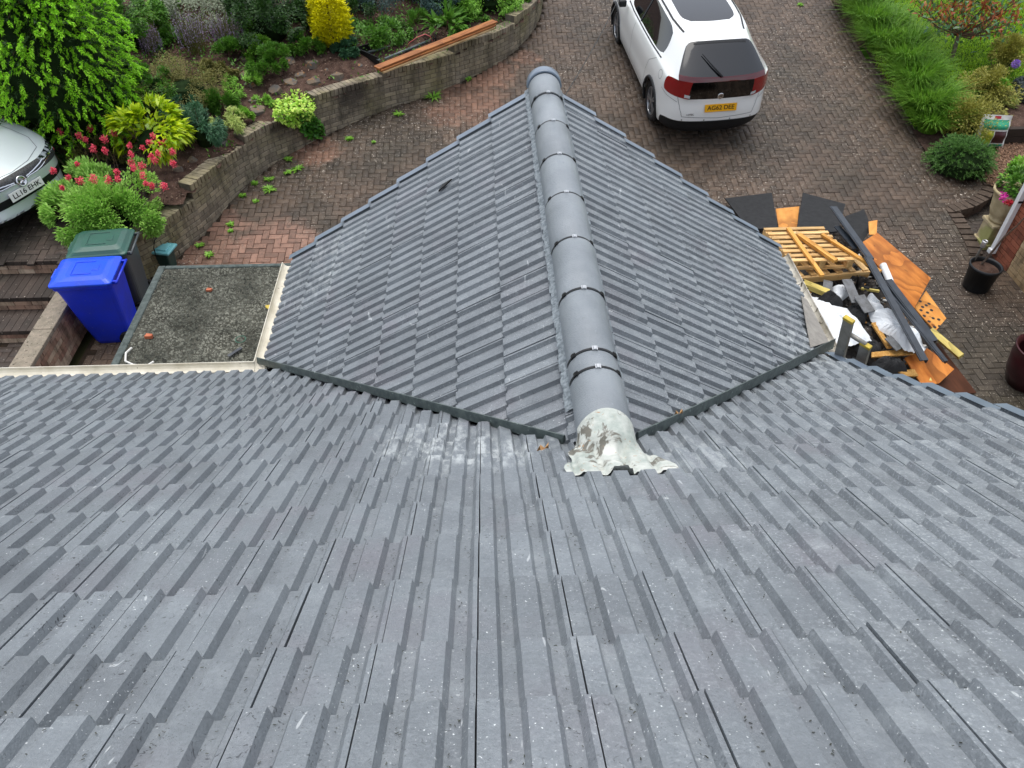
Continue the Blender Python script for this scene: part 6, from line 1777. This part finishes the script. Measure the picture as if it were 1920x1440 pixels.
# bark and stone litter on the soil
cand = rng.uniform([-6.5, 9.6], [1.4, 17], (9000, 2)); cand = cand[inside_np(cand[:, 0], cand[:, 1], GP)][:4200]; n = len(cand)
pts = np.concatenate([cand, garden_np(cand[:, 0], cand[:, 1])[:, None]], 1)
tag(leaves('soil_litter', pts + np.array([0, 0, .012]), np.concatenate([rng.normal(0, 1, (n, 2)), rng.normal(0, .15, (n, 1))], 1), rng.uniform(.03, .07, n), rng.uniform(.015, .035, n), mat('litter', '8a7566', '4d3b30', 30, .9, isl=.45), None), 'bark chips and dead leaves littering the garden soil', 'litter', kind='stuff')
# weeds in the paving
for k, (px, py, s) in enumerate(((375, 462, 20), (393, 479, 22), (433, 422, 18), (433, 434, 12), (478, 345, 16), (505, 338, 22), (505, 357, 26), (455, 368, 16), (480, 378, 14), (541, 300, 18), (558, 318, 26), (540, 325, 18), (655, 262, 18), (748, 216, 22), (812, 184, 36), (878, 150, 18), (1500, 10, 12), (700, 268, 10))):
    c = GD(px, py); r = span(s, c) / 2; n = 46; a = rng.uniform(0, 6.283, n)
    p = np.array(c) + np.stack([np.cos(a), np.sin(a), np.zeros(n)], 1) * (r * .25 * rng.random(n))[:, None] + np.array([0, 0, .01])
    o = leaves('weed', p, np.stack([np.cos(a), np.sin(a), rng.uniform(.15, 1.0, n)], 1), rng.uniform(.5, 1.1, n) * r, rng.uniform(.018, .034, n), LM['weed'], None, .3)
    tag(o, 'bright green weed rooted at the foot of the retaining wall' if k in (7, 4, 9, 14, 13, 15, 12) else ('lone weed far up the drive beside the white car' if k == 16 else 'small bright green weed growing out in the paving joints'), 'weed', 'weeds in the driveway')

# ------------------------------------------------------------------ right garden
RG = [tuple(e) for e in edge_r] + [(6.4, 21.5), (16, 21.5), (16, 11.3), (9.0, 11.3), (7.75, 11.35)]
def rz_np(X, Y): return drive_np(Y) + .02 + .012 * np.sin(X * 6) * np.sin(Y * 5)
sheet('lawn', RG, rz_np, MT['lawn_soil'], .15)
BED = [tuple(e) for e in edge_r] + [(e[0] + .65, e[1] + .1) for e in edge_r[:0:-1]]
sheet('planting_bed', BED, lambda X, Y: rz_np(X, Y) + .012, MT['soil'], .1)
# blades of the lawn
cand = rng.uniform([6.5, 11.4], [13, 21], (90000, 2)); keep = inside_np(cand[:, 0], cand[:, 1], RG); cand = cand[keep]
z = rz_np(cand[:, 0], cand[:, 1]); uv, _ = pix(np.stack([cand[:, 0], cand[:, 1], z], 1))
keep = (uv[:, 0] > 1640) & (uv[:, 0] < 1990) & (uv[:, 1] > -70) & (uv[:, 1] < 240) & ~((uv[:, 0] > 1870) & (uv[:, 1] > 185)); cand, z = cand[keep], z[keep]; n = len(cand)
o = leaves('lawn_grass', np.stack([cand[:, 0], cand[:, 1], z], 1), rng.normal(0, .55, (n, 3)) + np.array([0, 0, 1.]), rng.uniform(.05, .1, n), .012, LM['lawn'], None, .3); tag(o, 'bright green mown lawn grass beyond the planted edge', 'grass', kind='stuff')
def tuft(name, label, px, py, wpx, n, L, m, lean=(0, 0), cat='grass', group=None, blade=.012, curve=.75):
    c = hit(px, py, right_z); r = span(wpx, c) / 2; t = thing(name, label, cat, c, group=group)
    a = rng.uniform(0, 6.283, n); rr = r * .55 * np.sqrt(rng.random(n)); b0 = np.array(c) + np.stack([np.cos(a) * rr, np.sin(a) * rr, np.zeros(n)], 1)
    out = np.stack([np.cos(a), np.sin(a), np.zeros(n)], 1) * rng.uniform(.2, 1.0, (n, 1)) + np.array([lean[0], lean[1], 0]) + rng.normal(0, .15, (n, 3))
    ln = L * rng.uniform(.6, 1.15, n); s = unit(np.cross(out, np.array([0, 0, 1.]))) ; V = []
    for f, wd in ((0, 1), (.4, .9), (.75, .6), (1.0, .08)):
        ctr = b0 + out * (ln * curve * f ** 1.6)[:, None] + np.array([0, 0, 1.]) * (ln * (f - .42 * f ** 2.4))[:, None]
        V += [ctr + s * blade / 2 * wd, ctr - s * blade / 2 * wd]
    V = np.stack(V, 1).reshape(-1, 3); F = (np.arange(n)[:, None, None] * 8 + np.array([[0, 1, 3, 2], [2, 3, 5, 4], [4, 5, 7, 6]])[None]).reshape(-1, 4)
    np_mesh('blades', V, F, m, t); return t
gl = 'strappy green plants along the drive edge'
for k, (px, py, wpx, L) in enumerate(((1600, 20, 70, .7), (1625, 55, 80, .75), (1650, 95, 85, .75), (1660, 60, 80, .65), (1690, 130, 90, .8), (1708, 170, 90, .8), (1722, 150, 85, .7), (1722, 215, 85, .75), (1742, 205, 90, .7), (1632, 5, 75, .65), (1700, 95, 80, .7), (1770, 228, 70, .6), (1738, 245, 60, .55))):
    tuft('strappy_grass', 'tall strappy green grass clump along the edge of the drive', px, py, wpx, 1300, L, LM['grass'], (-.14, -.12), 'grass', gl, .015)
# clipped rosemary-like mound
c, w, h = plant_at(1795, 338, 238, 140, right_z); t = thing('rosemary_bush', 'dense rounded rosemary bush at the corner of the raised paving', 'bush', c)
pos = []; dv = []
for k in range(620):
    d = Vector(sph(1, .0)[0]); d.z = abs(d.z) * .9 + .05; L_ = rnd.uniform(.75, 1.02); a = c + Vector((d.x * w * .15, d.y * w * .15, .05)); e = c + Vector((d.x * w * .5 * L_, d.y * w * .46 * L_, d.z * h * L_ + .02)); e.z -= .05 * (1 - d.z)
    for j in range(34):
        f = .45 + .55 * j / 34; q = a.lerp(e, f); q.z += .08 * math.sin(math.pi * f); pos.append(q); tv = (e - a).normalized(); dv.append(tv * .8 + Vector(sph(1)[0]) * .7)
leaves('foliage', np.array(pos), np.array(dv), rng.uniform(.028, .045, len(pos)), .0085, LM['hebe'], t, .05)
stems(c, [c + Vector((rnd.uniform(-.4, .4), rnd.uniform(-.3, .3), h * .7)) for _ in range(10)], .012, MT['twig'], t)
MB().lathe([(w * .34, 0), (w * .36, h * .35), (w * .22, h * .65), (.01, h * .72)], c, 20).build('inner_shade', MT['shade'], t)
# variegated bronze shrubs in a leaning column
bush('low bronze variegated shrub between the strappy grass and the rosemary', 'shrub', (1812, 262, 188, 100), right_z, 5200, .045, .024, LM['bronze'], 26, .5, .15, .5)
bush('middle bronze variegated shrub on the lawn edge', 'shrub', (1845, 205, 120, 75), right_z, 4200, .045, .024, LM['bronze'], 24, .5, .15, .5)
bush('tall bronze variegated shrub tip against the lawn', 'shrub', (1872, 150, 62, 50), right_z, 3600, .045, .024, LM['bronze'], 20, .5, .15, .5)
bush('green and yellow leafy plant beside the bronze shrubs', 'shrub', (1862, 200, 150, 50), right_z, 1500, .05, .026, LM['fresh'], 10, .4)
bush('dark plum leaved shrub at the lawn edge under the allium', 'shrub', (1912, 195, 148, 62), right_z, 1900, .05, .026, LM['plum'], 12, .4)
bush('straggly pale stemmed plant at the raised bed', 'plant', (1868, 212, 172, 40), right_z, 260, .16, .016, LM['cream'], 8, .4, .2, up=.8)
# photinia tree
base = hit(1783, 112, right_z); t = thing('photinia_tree', 'small photinia tree with red young leaves standing on the lawn', 'tree', base)
fork = PY(1797, 66, base.y + .02); trunk = MB().tube([base, base.lerp(fork, .5) + Vector((.01, 0, 0)), fork], [.045, .038, .034], 8).build('trunk', MT['bark_grey'], t, smooth=True)
tw = MB(); ends = []
targets = [(1720, 20), (1745, 45), (1760, -10), (1790, 0), (1800, -40), (1830, -20), (1850, 10), (1870, 40), (1890, 20), (1915, -10), (1905, 50), (1930, 30), (1880, -40), (1730, -30), (1840, 60), (1775, 30), (1710, -10), (1940, -20), (1860, 55), (1820, 20)]
for q in targets:
    e = PY(*q, base.y + rnd.uniform(-.6, .6)); mid = fork.lerp(e, .5) + Vector((rnd.gauss(0, .05), rnd.gauss(0, .05), -.08))
    tw.tube([fork, mid, e], [.02, .012, .005], 5, False)
    for j in range(7):
        f = rnd.uniform(.4, 1.0); a = fork.lerp(e, f) + Vector((0, 0, -.08 * math.sin(math.pi * f))); b2 = a + Vector((rnd.gauss(0, .16), rnd.gauss(0, .16), rnd.uniform(.0, .28))); tw.tube([a, b2], [.006, .003], 4, False); ends.append(b2)
tw.build('branch', MT['twig'], t)
E_ = np.array(ends)
for mm, n, sp, nm in ((LM['photred'], 620, .05, 'young_leaves'), (LM['photgreen'], 380, .10, 'leaves')):
    k = rng.integers(0, len(E_), n); p = E_[k] + rng.normal(0, sp, (n, 3)) - (np.array([0, 0, .07]) if nm == 'leaves' else 0)
    leaves(nm, p, rng.normal(0, .6, (n, 3)) + np.array([0, 0, .7 if nm == 'young_leaves' else -.2]), rng.uniform(.09, .14, n), rng.uniform(.035, .05, n) if nm == 'young_leaves' else .055, mm, t, .1)
# alliums
c0 = hit(1878, 178, right_z); c1 = PY(1905, 120, c0.y); t = thing('allium', 'round purple allium flower on a tall thin stem over the lawn', 'flower', c0)
MB().tube([c0, c0.lerp(c1, .5) + Vector((.02, 0, 0)), c1], .006, 6).build('stem', LM['mid'], t)
p = np.array(c1) + sph(420) * .065 * rng.random((420, 1)) ** .3
leaves('flower_head', p, p - np.array(c1) + rng.normal(0, .02, (420, 3)), .022, .014, LM['allium'], t)
# bark chip patch, sleepers, compost sack
BKP = [tuple(hit(*q, right_z)[:2]) for q in [(1840, 330), (1868, 285), (1875, 265), (1990, 262), (1990, 380), (1852, 345)]]
sheet('bark_patch', BKP, lambda X, Y: drive_np(Y) + .045 + .01 * np.sin(X * 23) * np.sin(Y * 19), MT['bark'], .06)
cand = rng.uniform([min(p[0] for p in BKP), min(p[1] for p in BKP)], [max(p[0] for p in BKP), max(p[1] for p in BKP)], (5200, 2)); cand = cand[inside_np(cand[:, 0], cand[:, 1], BKP)]; n = len(cand)
tag(leaves('bark_pieces', np.stack([cand[:, 0], cand[:, 1], drive_np(cand[:, 1]) + .06], 1), np.concatenate([rng.normal(0, 1, (n, 2)), rng.normal(0, .25, (n, 1))], 1), rng.uniform(.025, .055, n), rng.uniform(.012, .028, n), mat('bark_piece', 'a0826a', '6b4d3a', 40, .9, isl=.45), None), 'loose brown bark chips beside the sleepers', 'bark', kind='stuff')
MT['sleeper'] = woodmat('dark_sleeper', '2f2823', '3d342d', None, (2, 20, 20), .9)
s0 = hit(1872, 268, right_z); s1 = hit(1990, 266, right_z)
for k in range(2):
    beam('sleeper', Vector((s0.x, s0.y, drive(s0.y) + .09 + .14 * k)), Vector((s1.x, s0.y + .02, drive(s0.y) + .09 + .14 * k)), .1, .135, MT['sleeper'], None, 0, ('lower' if k == 0 else 'upper') + ' dark timber sleeper edging the raised bed', 'sleeper', 'sleepers edging the raised bed')
SB = [(s0.x + .02, s0.y + .05), (s1.x, s0.y + .05), (s1.x, s0.y + 1.25), (s0.x + .15, s0.y + 1.1)]
sheet('raised_bed', SB, lambda X, Y: np.zeros_like(X) + drive(s0.y) + .27, MT['soil'], .08)
c = hit(1850, 275, right_z) + Vector((.02, 0, 0)); Wb, Hb = .30, .5
k = NT('printed_sack'); MT['sack'] = k.fin(lin('d9dcd8'), .4, .5)
MT['sack_teal'] = mat('sack_teal', '1f8f7a', '3f9f6a', 30, .4, specks=[('d0c040', 26, .62)]); MT['sack_brown'] = mat('sack_brown', '3a1e22', '4a2a2c', 10, .4); MT['sack_yellow'] = mat('sack_yellow', 'c9c23a', '8fb040', 22, .4); MT['sack_red'] = mat('sack_red', 'b0323c', rough=.4)
t = thing('compost_sack', 'printed white and green compost sack standing behind the rosemary', 'sack', c, (rad(-14), 0, rad(-8)))
MB().grid(lambda u, v: ((u - .5) * 2 * .24 * (1 - .18 * max(0, v - .75)), -.09 * math.sin(math.pi * min(1, v * 1.05)) * (1 - (2 * u - 1) ** 4) - .01 * math.sin(v * 21), v * .52), 14, 18).build('sack_front', MT['sack'], t, True, local=True)
MB().grid(lambda u, v: (-(u - .5) * 2 * .24 * (1 - .18 * max(0, v - .75)), .09 * math.sin(math.pi * min(1, v * 1.05)) * (1 - (2 * u - 1) ** 4) + .002, v * .52), 14, 18).build('sack_back', MT['sack'], t, True, local=True)
def print_(u0, u1, v0, v1, m, nm): MB().grid(lambda u, v: ((u0 + (u1 - u0) * u - .5) * 2 * .24 * (1 - .18 * max(0, v0 + (v1 - v0) * v - .75)), -.09 * math.sin(math.pi * min(1, (v0 + (v1 - v0) * v) * 1.05)) * (1 - (2 * (u0 + (u1 - u0) * u) - 1) ** 4) - .01 * math.sin((v0 + (v1 - v0) * v) * 21) - .004, (v0 + (v1 - v0) * v) * .52), 10, 10).build(nm, m, t, True, local=True)
print_(.50, .93, .14, .52, MT['sack_brown'], 'brown_panel'); print_(.08, .93, .57, .86, MT['sack_teal'], 'green_panel'); print_(.08, .47, .10, .53, MT['sack_yellow'], 'yellow_panel'); print_(.40, .62, .89, .97, MT['sack_red'], 'red_mark'); print_(.5, .93, .03, .11, MT['sack_teal'], 'green_band')
bush('round leaved geranium plant at the edge of the bark', 'plant', (1915, 372, 300, 60), right_z, 260, .09, .07, LM['fresh'], 9, .42, .1)
# urn planting
ut = uc + Vector((0, 0, .95)); t = thing('urn_flowers', 'green bedding plants with magenta and crimson flowers filling the urn', 'flowers', ut)
p, o_ = crown_pts((ut.x, ut.y, ut.z + .06), .52, .5, .3, 650, 12, .4)
leaves('foliage', p, o_, .065, .04, LM['mid'], t)
for q, mm in (((1882, 364), 'magenta'), ((1881, 372), 'magenta'), ((1889, 378), 'crimson'), ((1886, 368), 'magenta'), ((1893, 381), 'crimson')):
    c = P(*q, ut.z + .18); leaves('flower', np.array(c) + sph(26) * .03, sph(26), .035, .03, LM[mm], t)
